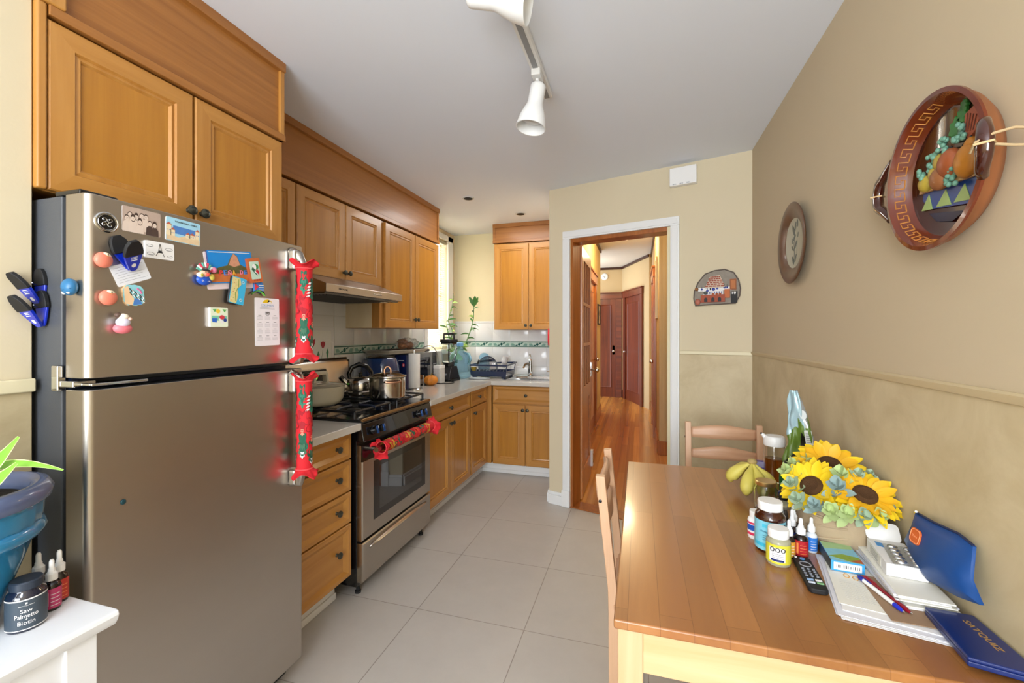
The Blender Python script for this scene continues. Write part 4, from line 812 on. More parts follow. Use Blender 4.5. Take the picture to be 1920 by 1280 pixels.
b = MB(M_); b.tube([(.085,0,.075),(.110,0,.10),(.130,0,.125)], [.026,.021,.017], POTST, 16); b.tube([(.124,0,.117),(.142,0,.140)], [.020,.018], BLACK, 16); P('spout', b, t)
b = MB(M_); b.tube([(.075,0,.118),(.082,0,.155),(.06,0,.20),(.01,0,.222),(-.045,0,.205),(-.078,0,.16),(-.082,0,.11)], [.010,.012,.013,.014,.013,.012,.010], BLACK, 12, flat=1.3); P('handle', b, t)
b = MB(M_); b.lathe([(.028,.130),(.03,.134),(.012,.14),(.012,.15),(.018,.158),(0,.163)], BLACK, 20); P('lid_knob', b, t)
x, y = -1.535, 2.39
t = T('stockpot', 'shiny stainless steel pot with glass lid and copper-toned handles', 'pot', (x,y,GZ)); M_ = Tr(x,y,GZ)
b = MB(M_); b.lathe([(0,0),(.104,0),(.110,.005),(.112,.012),(.112,.128),(.116,.131),(.110,.131),(.107,.126),(.107,.01),(0,.008)], POTST, 48); P('pot_body', b, t)
b = MB(M_); b.lathe([(.113,.133),(.118,.134),(.117,.139),(.11,.141),(.11,.134)], POTST, 48, cap=False); l = P('lid', b, t)
b = MB(M_); b.lathe([(.11,.139),(.08,.151),(.04,.158),(.0,.160)], glass('#cfd2cf', .03), 40); P('lid_glass', b, l)
COP = mat('#d9a98f', .18, 1, name='copper_handle')
b = MB(M_ @ Rz(-1.0)); b.tube([(0,-.02,.158),(0,-.019,.178),(0,-.008,.194),(0,.008,.194),(0,.019,.178),(0,.02,.158)], .006, COP, 10); P('lid_handle', b, l)
for a in (-.75, PI-.75):
    b = MB(M_ @ Rz(a)); b.tube([(.112,-.048,.112),(.137,-.044,.110),(.145,-.02,.108),(.145,.02,.108),(.137,.044,.110),(.112,.048,.112)], .006, COP, 10)
    for q in (-.048,.048): b.ell((.115,q,.112),(.006,.009,.009), POTST, 10, 6)
    P('side_handle', b, t)
# ---------------- things on the left counter ----------------
CZ = .9153
t = T('air_fryer', 'glossy dark blue air fryer between stove and paper towels', 'air fryer', (-1.945,2.93,CZ)); M_ = Tr(-1.945,2.93,CZ)
b = MB(M_); b.lathe([(.13,0),(.145,.01),(.150,.10),(.140,.21),(.128,.262),(.118,.275),(0,.28)], mat('#223a6a', .12, coat=1, name='fryer_blue'), 44, fn=lambda a,z: 1+.05*math.cos(4*a)**2); P('fryer_body', b, t)
b = MB(M_ @ Rz(-.35)); b.prism(rrect(.14,.16,.03,cy=.10), .138, .156, mat('#1b2440', .15, coat=1), frame((0,0,0),(0,1,0),(0,0,1))); b.box((.15,-.016,.07),(.20,.016,.10), BLACK); P('basket', b, t, bevel=.003)
b = MB(M_); b.lathe([(.10,.277),(.11,.281),(.08,.292),(0,.294)], BLACK, 32); P('top_vent', b, t)
t = T('microwave_oven', 'small grey countertop microwave with a tray and bag resting on top', 'microwave', (-1.90,3.31,CZ))
b = MB(); mx0,mx1,my0,my1,mz1 = -2.11,-1.86,3.33,3.72,1.208
b.box((mx0,my0,CZ+.012),(mx1,my1,mz1), mat('#a9abae', .35, .6, name='microwave_grey')); P('oven_body', b, t, bevel=.008)
b = MB(frame((mx1,my0,CZ+.012), Y_, Z_)); b.rings([(.01,.01,.29,.28,0),(.01,.01,.29,.28,.012),(.05,.05,.25,.24,.012)], [mat('#8d9092', .35, .5)]*2+[GLASSB]); P('oven_door', b, t)
b = MB(frame((mx1,my0,CZ+.012), Y_, Z_)); b.box((.30,.012,0),(.38,.28,.010), BLACK)
for i in range(5):
    for j in range(3): b.poly(circ(.318+j*.022,.05+i*.03,.007,10), .0105, GREYI)
P('control_panel', b, t)
for px_ in (mx0+.03,mx1-.03):
    for py_ in (my0+.03,my1-.03): b = MB(Tr(px_,py_,CZ)); b.lathe([(.012,0),(.012,.013)], BLACKM, 12); P('foot', b, t)
TRZ = 1.2155
t = T('oven_tray', 'long shallow dark baking tray lying on top of the microwave', 'tray', (-1.95,3.20,TRZ))
b = MB(Tr(-1.96,3.20,TRZ) @ Rz(-.08)); b.rings([(-.10,-.25,.10,.25,.0),(-.125,-.275,.125,.275,.026),(-.13,-.28,.13,.28,.028),(-.13,-.28,.13,.28,.0305),(-.122,-.272,.122,.272,.029),(-.098,-.248,.098,.248,.004)], [mat('#d8cdb8', .4)]+[mat('#e4ddd0', .35)]*2+[mat('#3a2f2a', .35)]*3); P('tray_pan', b, t)
b = MB(Tr(-1.87,3.53,TRZ) @ Rz(.2)); b.box((-.01,-.09,.0),(.012,.09,.02), BLACKM)
for i in range(5): b.ell((.013,-.07+i*.033,.011),(.002,.008,.005), GREYI, 8, 5)
P('black_grip', b, t, bevel=.004)
def bagmesh(mb, c, r, m, seedv, seg=36, rings=22, amp=.22):
    def fn(d): return 1+amp*(noise.noise(d*2.6+Vector((seedv,0,0))))+amp*.5*noise.noise(d*7+Vector((0,seedv,0)))
    mb.ell(c, r, m, seg, rings, fn=fn)
CLEARP = mat('#f2f4f6', .12, trans=.85, ior=1.15, alpha=.55, name='clear_plastic_film')
t = T('bread_bag', 'crumpled clear plastic bag of brown rolls on the baking tray', 'bag', (-1.99,3.52,1.247))
b = MB(); 
for (dx,dy,dz) in ((0,-.05,0),(.02,.02,.002),(-.03,.0,.03)): bagmesh(b, (-1.99+dx,3.38+dy,1.272+dz), (.04,.045,.028), mat('#9a6a4a', .6, var=.2, vs_=60, name='bread_roll'), dx*90)
P('bread_roll', b, t)
b = MB(); bagmesh(b, (-1.99,3.42,1.290), (.075,.13,.046), CLEARP, 3.1, amp=.35); P('plastic_film', b, t)
b = P('power_cord', MB().tube(bez((-1.95,3.60,1.24),(-1.85,3.72,1.33),(-1.83,3.72,1.15),(-1.83,3.73,1.02),14), .005, mat('#8a8a86', .4), 8), label='thin grey cord arching from the tray down behind the canister', cat='cord')
t = T('coffee_box', 'dark navy box with white lettering and red mark behind the paper towels', 'box', (-1.92,3.22,CZ))
b = MB(Tr(-1.92,3.22,CZ) @ Rz(.1)); b.box((-.05,-.04,0),(.05,.05,.285), mat('#101f52', .3, name='navy_carton')); P('carton', b, t, bevel=.002)
b = MB(); b.M = Tr(-1.92,3.22,CZ) @ Rz(.1) @ frame((0,-.0402,0), X_, Z_); b.box((-.04,.235,0),(.03,.240,.0005), PAPER); b.poly(circ(.025,.20,.011,16,.016), .0006, mat('#e8304a', .4)); b.poly(circ(.025,.20,.005,12,.009), .0009, PAPER); P('print', b, t)
t = T('paper_towel_holder', 'white paper towel roll standing on a steel holder', 'paper towels', (-1.795,3.19,CZ)); M_ = Tr(-1.795,3.19,CZ)
b = MB(M_); b.lathe([(.075,0),(.075,.008),(.07,.012),(.006,.014),(.006,.315),(.010,.318),(.010,.33),(0,.335)], CHROME, 32); P('holder_base', b, t)
b = MB(M_); b.lathe([(.018,.016),(.046,.016),(.047,.02),(.047,.294),(.046,.297),(.018,.297),(.018,.016)], mat('#f2f1ee', .9, bump=.15, bs=150, name='paper_roll'), 40); P('paper_roll', b, t)
b = MB(M_); b.tube([(.072,.02,.01),(.078,.022,.05),(.072,.02,.12)], .003, CHROME, 8); P('tension_arm', b, t)
t = T('squash', 'round orange squash on the counter beside the paper towels', 'squash', (-1.795,3.49,CZ))
b = MB(Tr(-1.795,3.49,CZ) @ Matrix.Scale(.80,4)); 
def sq(d): a = math.atan2(d.y, d.x); return 1+.035*math.cos(8*a)-.10*max(0, d.z)**6
b.ell((0,0,.058),(.078,.078,.058), mat('#d9862c', .45, var=.1, vs_=20, name='squash_skin'), 48, 20, fn=sq); P('squash_flesh', b, t)
b = MB(Tr(-1.795,3.49,CZ) @ Matrix.Scale(.80,4)); b.tube([(0,0,.105),(.003,0,.12),(.012,.003,.132)], [.011,.008,.009], mat('#8a7a44', .8), 8); P('stem', b, t)
t = T('storage_bin', 'tall plain off-white plastic bin against the left wall under the window', 'bin', (-2.03,3.94,CZ))
b = MB(); b.box((-2.115,3.80,CZ),(-1.96,4.06,1.20), mat('#dcdcd4', .35, name='bin_plastic')); P('bin_body', b, t, bevel=.012)
b = MB(); b.box((-2.118,3.797,1.185),(-1.957,4.063,1.203), mat('#e6e6e0', .35)); P('bin_lid', b, t, bevel=.006)
t = T('canister', 'white-lidded clear canister of pale powder in front of the blender', 'canister', (-1.83,3.70,CZ)); M_ = Tr(-1.83,3.70,CZ)
b = MB(M_); b.prism(rrect(.105,.105,.02), 0, .135, mat('#cfcfcd', .25, var=.12, vs_=60, name='canister_side')); P('canister_body', b, t, bevel=.003)
b = MB(M_); b.prism(rrect(.108,.108,.02), .135, .165, PLW); P('lid', b, t, bevel=.004)
b = MB(M_ @ frame((0,-.0530,0), X_, Z_)); 
for i in range(3): b.box((-.03,.04+i*.02,0),(.02-.01*i,.046+i*.02,.0006), GREYI)
P('label_print', b, t)
t = T('blender', 'black and clear countertop blender with a tall jar', 'blender', (-1.82,3.88,CZ)); M_ = Tr(-1.82,3.88,CZ) @ Rz(-.15) @ Matrix.Scale(1.06,4)
b = MB(M_); b.prism([(-.075,-.09),(.075,-.09),(.09,-.03),(.09,.09),(-.09,.09),(-.09,-.03)], 0, .03, BLACK); b.add([(-.085,-.10,.02),(.085,-.10,.02),(.085,.09,.02),(-.085,.09,.02),(-.055,-.01,.135),(.055,-.01,.135),(.065,.07,.135),(-.065,.07,.135)], [(0,3,2,1),(4,5,6,7),(0,1,5,4),(1,2,6,5),(2,3,7,6),(3,0,4,7)], mat('#1b1d22', .3)); P('motor_base', b, t, bevel=.006)
b = MB(M_)
for i in range(3): b.box((-.04+i*.03,-.0,0),(-.02+i*.03,.018,.004), GREYI, Tr(0,-.075,.055) @ Rx(.9))
P('button_row', b, t)
b = MB(M_ @ Tr(0,.03,.135)); b.lathe([(.050,0),(.052,.012),(.056,.03),(.060,.035)], BLACK, 24); P('jar_collar', b, t, smooth=50)
b = MB(M_ @ Tr(0,.03,.165)); b.prism(rrect(.105,.105,.03), 0, .002, glass('#e8eef0')); 
b.grid(28, 10, lambda u,v: (lambda p,s: (p[0]*s, p[1]*s, .19*v))(rrect(.105,.105,.03,6)[int(u*28) % 28], 1+.22*v), glass('#eef4f6'), wrapu=True); P('jar', b, t, solid=.002)
b = MB(M_ @ Tr(0,.03,.165)); b.tube([(0,0,0),(0,0,.17)], .007, BLACK, 8)
for z, a in ((.03,0),(.08,1.2),(.13,2.4)): b.box((-.035,-.006,z),(.035,.006,z+.002), STEEL, Rz(a))
P('blade_column', b, t)
b = MB(M_ @ Tr(0,.03,.355)); b.prism(rrect(.135,.135,.03), 0, .028, BLACKM); b.tube([(-.055,0,.025),(-.055,0,.08),(.055,0,.08),(.055,0,.025)], .010, BLACKM, 8); P('jar_lid', b, t, bevel=.003)
b = MB(M_ @ Tr(0,.03,.165)); b.tube([(.06,-.02,.17),(.10,-.04,.16),(.105,-.042,.08),(.06,-.02,.02)], .010, glass('#dfe6e8'), 8); P('jar_handle', b, t)
P('power_cord', MB().tube(bez((-1.74,3.80,CZ+.006),(-1.62,3.70,CZ+.004),(-1.66,3.62,CZ+.004),(-1.80,3.61,CZ+.004),12), .004, BLACKM, 6), label='short black cord curling on the counter before the blender', cat='cord')
JUG = mat('#b2dcf2', .05, trans=.8, ior=1.12, name='blue_jug_plastic')
t = T('water_jug', 'large translucent light blue water jug near the corner', 'water jug', (-1.80,4.15,CZ)); M_ = Tr(-1.80,4.15,CZ)
b = MB(M_); b.lathe([(0,.004),(.095,.002),(.112,.012),(.112,.06),(.106,.07),(.112,.08),(.112,.15),(.106,.16),(.112,.17),(.112,.21),(.10,.25),(.06,.285),(.034,.30),(.032,.345),(.036,.35),(.03,.352)], JUG, 44); P('jug_body', b, t)
b = MB(M_); b.lathe([(.033,.33),(.037,.335),(.037,.365),(.03,.37),(0,.37)], mat('#6fa8e0', .3), 24); P('cap', b, t)
b = MB(M_); b.tube([(.06,-.03,.27),(.125,-.06,.255),(.145,-.065,.20),(.115,-.05,.15)], .016, JUG, 10); P('carry_handle', b, t)
t = T('blue_cup', 'round translucent blue plastic cup hung upside down beside the jug', 'cup', (-1.66,4.50,1.0)); b = MB(Tr(-1.66,4.50,CZ)); b.ell((0,0,.20),(.055,.055,.05), JUG, 24, 14); b.lathe([(.04,.0),(.05,.16)], JUG, 24); P('cup_body', b, t)
# lucky bamboo
BST = mat('#4f7a3a', .5, name='bamboo_stem'); BLF = mat('#3d6e2e', .45, var=.25, vs_=40, name='bamboo_leaf'); BL2 = mat('#88b048', .45, name='young_leaf')
t = T('lucky_bamboo', 'tall curly lucky bamboo plant in a clear vase by the window', 'plant', (-1.97,4.40,CZ))
b = MB(Tr(-1.97,4.40,CZ)); b.lathe([(.035,0),(.04,.01),(.045,.16),(.043,.16),(.037,.012),(0,.01)], glass('#e4f2f4'), 24); P('vase', b, t)
rr = random.Random(4)
stems = [[(-1.97,4.40,.93),(-1.96,4.39,1.15),(-2.02,4.38,1.28),(-1.98,4.37,1.40),(-2.04,4.37,1.52),(-2.0,4.38,1.66),(-1.98,4.39,1.80)],
         [(-1.96,4.41,.93),(-1.93,4.42,1.12),(-1.86,4.44,1.26),(-1.80,4.45,1.42),(-1.77,4.46,1.55),(-1.765,4.46,1.70)],
         [(-1.98,4.40,.93),(-2.0,4.40,1.10),(-1.96,4.38,1.22),(-2.04,4.38,1.36),(-2.06,4.38,1.48)]]
b = MB()
for s_ in stems: b.tube(s_, [.008,.007,.006,.006,.005,.004,.003][:len(s_)], BST, 8)
P('stem', b, t)
b = MB()
def leafm(mb, p, d, L_, w_, m, droop=.35, n=6, up=Vector((0,0,1)), face=None):
    d = Vector(d).normalized(); s_ = d.cross(face or up)
    if s_.length < .05: s_ = Vector((1,0,0))
    s_.normalize(); V = []; 
    for i in range(n+1):
        q = i/n; ww = w_*math.sin(PI*min(.98, q*.9+.08))**.8; c = Vector(p)+d*L_*q+up*(-droop*L_*q*q); nn = s_.cross(d).normalized()
        V += [c-s_*ww, c-nn*ww*.25, c+s_*ww]
    fs = [];
    for i in range(n): k = 3*i; fs += [(k,k+1,k+4,k+3),(k+1,k+2,k+5,k+4)]
    mb.add(V, fs, m)
for s_ in stems:
    for k in range(2, len(s_)):
        p0, p1 = Vector(s_[k-1]), Vector(s_[k])
        for q in (.1,.4,.7,1.0):
            p = p0.lerp(p1, q); a = rr.uniform(0, 2*PI); d = (math.cos(a), math.sin(a)*.6-.2, rr.uniform(.2,.8)); leafm(b, p, d, rr.uniform(.06,.12), rr.uniform(.008,.013), BLF if rr.random() < .75 else BL2, rr.uniform(.2,.7), face=Vector((rr.uniform(0,1),-1,rr.uniform(-.2,.8))))
for i in range(16):
    a = rr.uniform(0,2*PI); leafm(b, (-1.93+rr.uniform(-.05,.08),4.39,rr.uniform(1.06,1.25)), (math.cos(a),math.sin(a)*.5-.3,.5), .10, .017, BLF if i % 2 else BL2, .3, face=Vector((.3,-1,.4)))
for i in range(5): leafm(b, (-1.765,4.46,1.68), (math.cos(i*1.3)*.5,-.2,1), .13, .018, BLF, .1, face=Vector((.3,-1,.1)))
P('foliage', b, t, smooth=80)
# dish rack
DR = mat('#1d2b4a', .2, coat=.5, name='rack_dark_plastic'); GREYW = mat('#6b6f78', .3, .5, name='rack_wire')
t = T('dish_rack', 'dark two-tier dish drying rack on the counter beside the sink', 'dish rack', (-1.50,4.34,CZ)); M_ = Tr(-1.50,4.34,CZ)
b = MB(M_); b.rings([(-.19,-.15,.19,.15,.02),(-.20,-.16,.20,.16,.075),(-.195,-.155,.195,.155,.075),(-.185,-.145,.185,.145,.026)], [DR]*4); P('drip_tray', b, t, bevel=.002)
b = MB(M_); q = .205; b.tube([(-q,-.165,.135),(q,-.165,.135),(q+.01,.165,.15),(-q,.165,.135)], .008, DR, 6, closed=True, flat=1.2)
for x in (-.19,.19):
    for y in (-.15,.15): b.tube([(x,y,.07),(x*1.06,y*1.07,.135)], .005, DR, 6)
P('upper_frame', b, t)
b = MB(M_)
for i in range(9): x = -.15+i*.037; b.tube([(x,-.10,.03),(x,-.10,.085),(x,.02,.085),(x,.02,.03)], .0025, GREYW, 6)
P('plate_wires', b, t)
for (x,y) in ((-.16,-.12),(.16,-.12),(-.16,.12),(.16,.12)): b = MB(M_); b.box((x-.02,y-.02,0),(x+.02,y+.02,.022), DR); P('foot', b, t)
SMG = glass('#c8c4c8', .04)
t = T('glass_cooking_cover', 'clear round glass pot cover standing upright in the dish rack', 'pot cover', (-1.545,4.30,CZ+.03))
b = MB(frame((-1.545,4.30,CZ+.115), X_, Z_)); b.lathe([(.105,0),(.10,.008),(.06,.022),(0,.028)], SMG, 40); P('glass_dome', b, t)
b = MB(frame((-1.545,4.30,CZ+.115), X_, Z_)); b.tube([(.107*math.cos(2*PI*i/36),.107*math.sin(2*PI*i/36),0) for i in range(36)], .004, mat('#5b5f6b', .3, .8), 8, closed=True); P('rim', b, t)
t = T('cup_stack', 'leaning stack of clear plastic cups in the dish rack', 'cups', (-1.42,4.40,CZ+.1))
b = MB(Tr(-1.41,4.42,CZ+.10) @ Ry(.22)); b.lathe([(.022,0),(.030,.05),(.033,.055),(.031,.06),(.034,.075),(.032,.08),(.035,.095),(.033,.10),(.036,.12),(.033,.121),(.02,.005),(0,.003)], mat('#e6e4e4', .12, trans=.5, name='cup_plastic'), 28); P('stacked_cup', b, t)
t = T('yellow_cup', 'small amber glass in the left end of the dish rack', 'cup', (-1.69,4.26,CZ+.03)); b = MB(Tr(-1.69,4.26,CZ+.03)); b.lathe([(.022,0),(.028,.08),(.026,.08),(.02,.004),(0,.004)], mat('#c9b24a', .1, trans=.5), 24); P('cup_wall', b, t)
t = T('kitchen_knife', 'black-handled utensil leaning in the dish rack', 'utensil', (-1.66,4.25,CZ+.06)); b = MB(); b.tube([(-1.66,4.25,CZ+.07),(-1.645,4.25,CZ+.13)], .005, STEEL, 8); P('utensil_shaft', b, t)
b = MB(); b.tube([(-1.645,4.25,CZ+.13),(-1.625,4.25,CZ+.185)], .009, BLACK, 10); P('utensil_grip', b, t)
t = T('serving_dish', 'low oval clear glass dish on the counter under the rack edge', 'dish', (-1.56,4.10,CZ)); b = MB(Tr(-1.56,4.09,CZ)); b.lathe([(0,.001),(.085,.001),(.10,.006),(.105,.014),(.10,.012),(.08,.005),(0,.004)], mat('#e9eef2', .08, trans=.5), 36, sx=1.1, sy=.6); P('dish_body', b, t)
# red oven mitt and pan hanging at the partition
t = T('oven_mitt', 'red cloth oven mitt hanging at the right end of the sink wall', 'oven mitt', (-.735,4.45,1.24)); b = MB(frame((-.712,4.42,1.36), (0,-1,0), Z_)); b.prism([(-.03,.12),(.05,.12),(.075,.02),(.08,-.06),(.06,-.10),(.0,-.12),(-.05,-.09),(-.055,-.02),(-.085,.0),(-.09,.03),(-.06,.05),(-.035,.04)], -.04+.0, -.002, RED); b.M = frame((-.714,4.42,1.36), (0,1,0), Z_)
b = MB(frame((-.7085,4.42,1.36), (0,-1,0), Z_)); b.prism([(-.03,.12),(.05,.12),(.075,.02),(.08,-.06),(.06,-.10),(.0,-.12),(-.05,-.09),(-.055,-.02),(-.085,.0),(-.09,.03),(-.06,.05),(-.035,.04)], .0, .20, RED); P('mitt_cloth', b, t, bevel=.012, bseg=3)
t = T('frying_pan', 'dark frying pan hanging below the red mitt by the sink', 'pan', (-.74,4.42,.95)); b = MB(frame((-.7085,4.42,1.055), (0,-1,0), Z_)); b.lathe([(0,.004),(.10,.004),(.125,.04),(.122,.04),(.098,.008),(0,.008)], BLACKM, 36); b.tube([(0,.11,.03),(0,.15,.035),(0,.175,.03)], .009, BLACK, 8); P('pan_body', b, t)
# ---------------- dining table and chairs ----------------
TX0, TX1, TY0, TY1, TZ = -.055, .685, .972, 2.195, .75
t = T('dining_table', 'rectangular pine dining table against the right wall', 'table', ((TX0+TX1)/2,(TY0+TY1)/2,0))
b = MB(); b.box((TX0,TY0,TZ-.022),(TX1,TY1,TZ), PINE); P('tabletop', b, t, bevel=.005, bseg=3)
b = MB(); b.box((TX0+.06,TY0+.012,.635),(TX1-.06,TY0+.03,.7275), PINELX); b.box((TX0+.06,TY1-.03,.635),(TX1-.06,TY1-.012,.7275), PINELX); b.box((TX0+.012,TY0+.055,.635),(TX0+.03,TY1-.055,.7275), PINELY); b.box((TX1-.03,TY0+.055,.635),(TX1-.012,TY1-.055,.7275), PINELY); P('apron', b, t, bevel=.003)
for (x,y) in ((TX0+.008,TY0+.008),(TX1-.063,TY0+.008),(TX0+.008,TY1-.063),(TX1-.063,TY1-.063)):
    b = MB(); b.box((x,y,0),(x+.055,y+.055,.7275), PINEL); P("leg", b, t, bevel=.004)
def chair(label, M_, up_m, sl):
    # local frame: x across, back posts at y=+, seat towards -y
    t = T('dining_chair', label, 'chair', M_.translation, group=None); hw = .19
    b = MB(M_); b.box((-.20,-.40,.43),(.20,.0,.452), CHAIRX if sl else CHAIRY); P('seat', b, t, bevel=.006)
    for s_ in (-1,1):
        b = MB(M_); x = s_*(hw-.012); b.prism([(-.02,0),(.016,0),(.018,.42),(.020,.50),(.062,.885),(.030,.885),(-.014,.47),(-.016,.40)], x-.015, x+.015, CHAIRW, Matrix(((0,0,1,0),(1,0,0,0),(0,1,0,0),(0,0,0,1)))); P('back_leg', b, t, bevel=.003)
        b = MB(M_); b.box((s_*(hw-.01)-.016,-.385,0),(s_*(hw-.01)+.016,-.353,.43), CHAIRW); P('front_leg', b, t, bevel=.003)
        b = MB(M_); b.lathe([(.006,0),(.006,.002),(.003,.0025),(.003,-.001),(0,-.001)], BLACK, 12, frame((x+s_*.0152,.045,.80) if s_ > 0 else (x-.0152,.045,.80), (0,s_,0), (0,0,1))); P('bolt', b, t)
        b = MB(M_); b.box((s_*(hw-.01)-.010,-.355,.385),(s_*(hw-.01)+.010,-.015,.43), CHAIRW); P('seat_rail', b, t)
    for (z0, z1, hump) in ((.800,.855,.020),(.690,.735,.026)):
        def sl_(u, v, z0=z0, z1=z1, hump=hump):
            x = -.165+.33*u; top = z1+hump*math.sin(PI*u)**1.4; z = z0+(top-z0)*v
            return (x, .016+(z-.47)*.104-.035*math.sin(PI*u)*0-.018*math.sin(PI*u), z)
        b = MB(M_); b.grid(21, 4, sl_, CHAIRX if sl else CHAIRY); P('back_slat', b, t, solid=.016, smooth=50)
    b = MB(M_); b.box((-.165,-.38,.385),(.165,-.36,.43), CHAIRX if sl else CHAIRY); b.box((-.165,-.012,.385),(.165,.008,.43), CHAIRX if sl else CHAIRY); P('apron', b, t)
    return t
chair('pine chair with wavy back slats at the far end of the table', Tr(.44,2.555,0), 0, True)
chair('pine chair seen edge-on, pushed under the left long side of the table', Tr(-.085,1.705,0) @ Rz(PI/2), 0, False)
# ---------------- things on the dining table ----------------
TT = TZ+.0005
AMB = mat('#3a1608', .08, coat=.6, name='amber_plastic'); CAPW = mat('#efefee', .35, name='white_cap')
def wrap(mb, M_, r, z0, z1, a0, a1, m, lift=.0006, n=18):
    V = []; fs = []
    for i in range(n+1):
        a = a0+(a1-a0)*i/n
        for z in (z0, z1): V.append(((r+lift)*math.cos(a), (r+lift)*math.sin(a), z))
    for i in range(n): fs.append((2*i, 2*i+2, 2*i+3, 2*i+1))
    mb.add(V, fs, m, M_)
def ctext(mb, M_, string, r, ang, z, h, w, m):
    # lettering bent round a bottle of radius r
    k = len(mb.v); tmp = MB(); txt(tmp, string, I4, m, h=h, w=w)
    V = [((r+.0012+v.z)*math.cos(ang+v.x/r), (r+.0012+v.z)*math.sin(ang+v.x/r), z+v.y) for v in tmp.v]
    mb.add(V, tmp.f, m, M_)
def bottle(name, label, x, y, z, r, h, body, cap, caph, capr, neck=.6, deco=None, rz=0, cat='bottle', shoulder=.12, cap_ridges=True, capname='cap'):
    t = T(name, label, cat, (x,y,z)); M_ = Tr(x,y,z) @ Rz(rz); hb = h-caph; s0 = hb-shoulder*h
    b = MB(M_); b.lathe([(0,0),(r*.93,0),(r,.004),(r,s0),(r*.96,s0+shoulder*h*.35),(r*.80,s0+shoulder*h*.7),(capr*.86,s0+shoulder*h*.9),(capr*.86,hb)], body, 32)
    P('bottle_body', b, t, smooth=50)
    b = MB(M_ @ Tr(0,0,hb)); b.lathe([(capr*.98,0),(capr,.002),(capr,caph-.003),(capr*.96,caph),(0,caph)], cap, 48, fn=(lambda a,z: 1+.012*math.sin(24*a)) if cap_ridges else None); P(capname, b, t)
    if deco: b = MB(M_); deco(b, r, s0); P('bottle_label', b, t)
    return t
CAMA = lambda x, y: math.atan2(-y, -x)      # side of a bottle that looks towards the room
BLU = mat('#1f55b0', .35); PINK = mat('#d8345a', .4); LBL = mat('#7fc8de', .3, var=.06, vs_=60); LBLT = mat('#2b6f8e', .4)
def d1(b, r, s):
    a = CAMA(.333,1.48); wrap(b, I4, r, .012, s-.002, a-2, a+2, PAPER); wrap(b, I4, r, .026, s-.012, a-2, a+2, BLU, .0009); wrap(b, I4, r, .012, .020, a-2, a+2, PINK, .0009); wrap(b, I4, r, s-.010, s-.004, a-2, a+2, PINK, .0009); ctext(b, I4, 'Joint', r, a+.3, .05, .012, .024, PAPER)
bottle('pill_bottle', 'small white pill bottle with blue and pink label, leftmost of the bottles', .345, 1.487, TT, .0225, .083, CAPW, CAPW, .018, .0175, deco=d1)
def d2(b, r, s):
    a = CAMA(.37,1.41); wrap(b, I4, r, .008, s-.004, a-2.4, a+2.4, LBL); wrap(b, I4, r, .018, .028, a-2.4, a+2.4, mat('#3fb6d8', .3), .0009); wrap(b, I4, r, s-.022, s-.012, a-.5, a+.4, mat('#4fc0de', .3), .0009)
    ctext(b, I4, 'Supplement', r, a+.62, s-.012, .007, .040, INK); ctext(b, I4, 'Omega 3000', r, a-.1, .062, .008, .046, LBLT)
    for i in range(3): wrap(b, I4, r, .050-.006*i, .0512-.006*i, a-.5, a+.25, LBLT, .001)
bottle('supplement_bottle', 'large amber supplement bottle with light blue label and wide white cap', .366, 1.418, TT, .0395, .142, AMB, CAPW, .024, .032, deco=d2, shoulder=.16)
YEL = mat('#d6cf3c', .3); 
def d3(b, r, s):
    a = CAMA(.36,1.34); wrap(b, I4, r, .008, s-.003, a-2.6, a+2.6, YEL); wrap(b, I4, r, .014, s-.010, a-.75, a+.55, PAPER, .0009); ctext(b, I4, '000', r, a-.05, .046, .012, .036, INK)
    for i in range(3): wrap(b, I4, r, .034-.005*i, .0352-.005*i, a-.5, a+.4, GREYI, .0013)
    wrap(b, I4, r, .015, .021, a-.6, a+.45, mat('#23306a', .4), .0013)
bottle('vitamin_bottle', 'squat clear vitamin bottle with bright yellow label nearest the remote', .366, 1.340, TT, .0295, .096, mat('#c9c6a8', .15, trans=.4), CAPW, .023, .0255, deco=d3)
def dropper(label, x, y, z, r, h, body, lab, capc=CAPW, bulb=None, txtc=None, word=None, rz=0):
    t = T('dropper_bottle', label, 'dropper bottle', (x,y,z)); M_ = Tr(x,y,z); hb = h*.56
    b = MB(M_); b.lathe([(0,0),(r*.94,0),(r,.003),(r,hb*.82),(r*.9,hb*.92),(r*.5,hb),(r*.5,hb+.006)], body, 28); P('bottle_body', b, t, smooth=50)
    b = MB(M_ @ Tr(0,0,hb+.003)); b.lathe([(r*.66,0),(r*.66,.014),(r*.52,.016),(r*.46,.018)], capc, 28, fn=lambda a,z: 1+.03*math.sin(20*a)); P('collar', b, t)
    b = MB(M_ @ Tr(0,0,hb+.019)); L_ = h-hb-.019; b.lathe([(r*.42,0),(r*.40,L_*.25),(r*.30,L_*.35),(r*.30,L_*.8),(r*.2,L_*.96),(0,L_)], bulb or capc, 20); P('rubber_bulb', b, t)
    if lab:
        b = MB(M_); a = CAMA(x,y); wrap(b, I4, r, .006, hb*.80, a-2.5, a+2.5, lab)
        if word: wrap(b, I4, r, hb*.2, hb*.7, a-.6, a-.3, txtc or GOLD, .001)
        for i in range(4): wrap(b, I4, r, hb*(.2+.13*i), hb*(.2+.13*i)+.0012, a-.1, a+.9, txtc or INK, .001)
        P('bottle_label', b, t)
    return t
REDL = mat('#b0242c', .3, var=.2, vs_=120, name='red_label'); DKB = mat('#1a0d0c', .08, coat=.6, name='dark_glass')
dropper('white-capped dropper bottle with red label behind the remote control', .438, 1.398, TT, .0175, .108, DKB, REDL, txtc=mat('#e08a4a', .4), word=1)
dropper('dropper bottle with blue and white label right of the red-labelled dropper', .477, 1.438, TT, .0145, .098, mat('#d8dde2', .2), mat('#2f74c8', .3), txtc=PAPER)
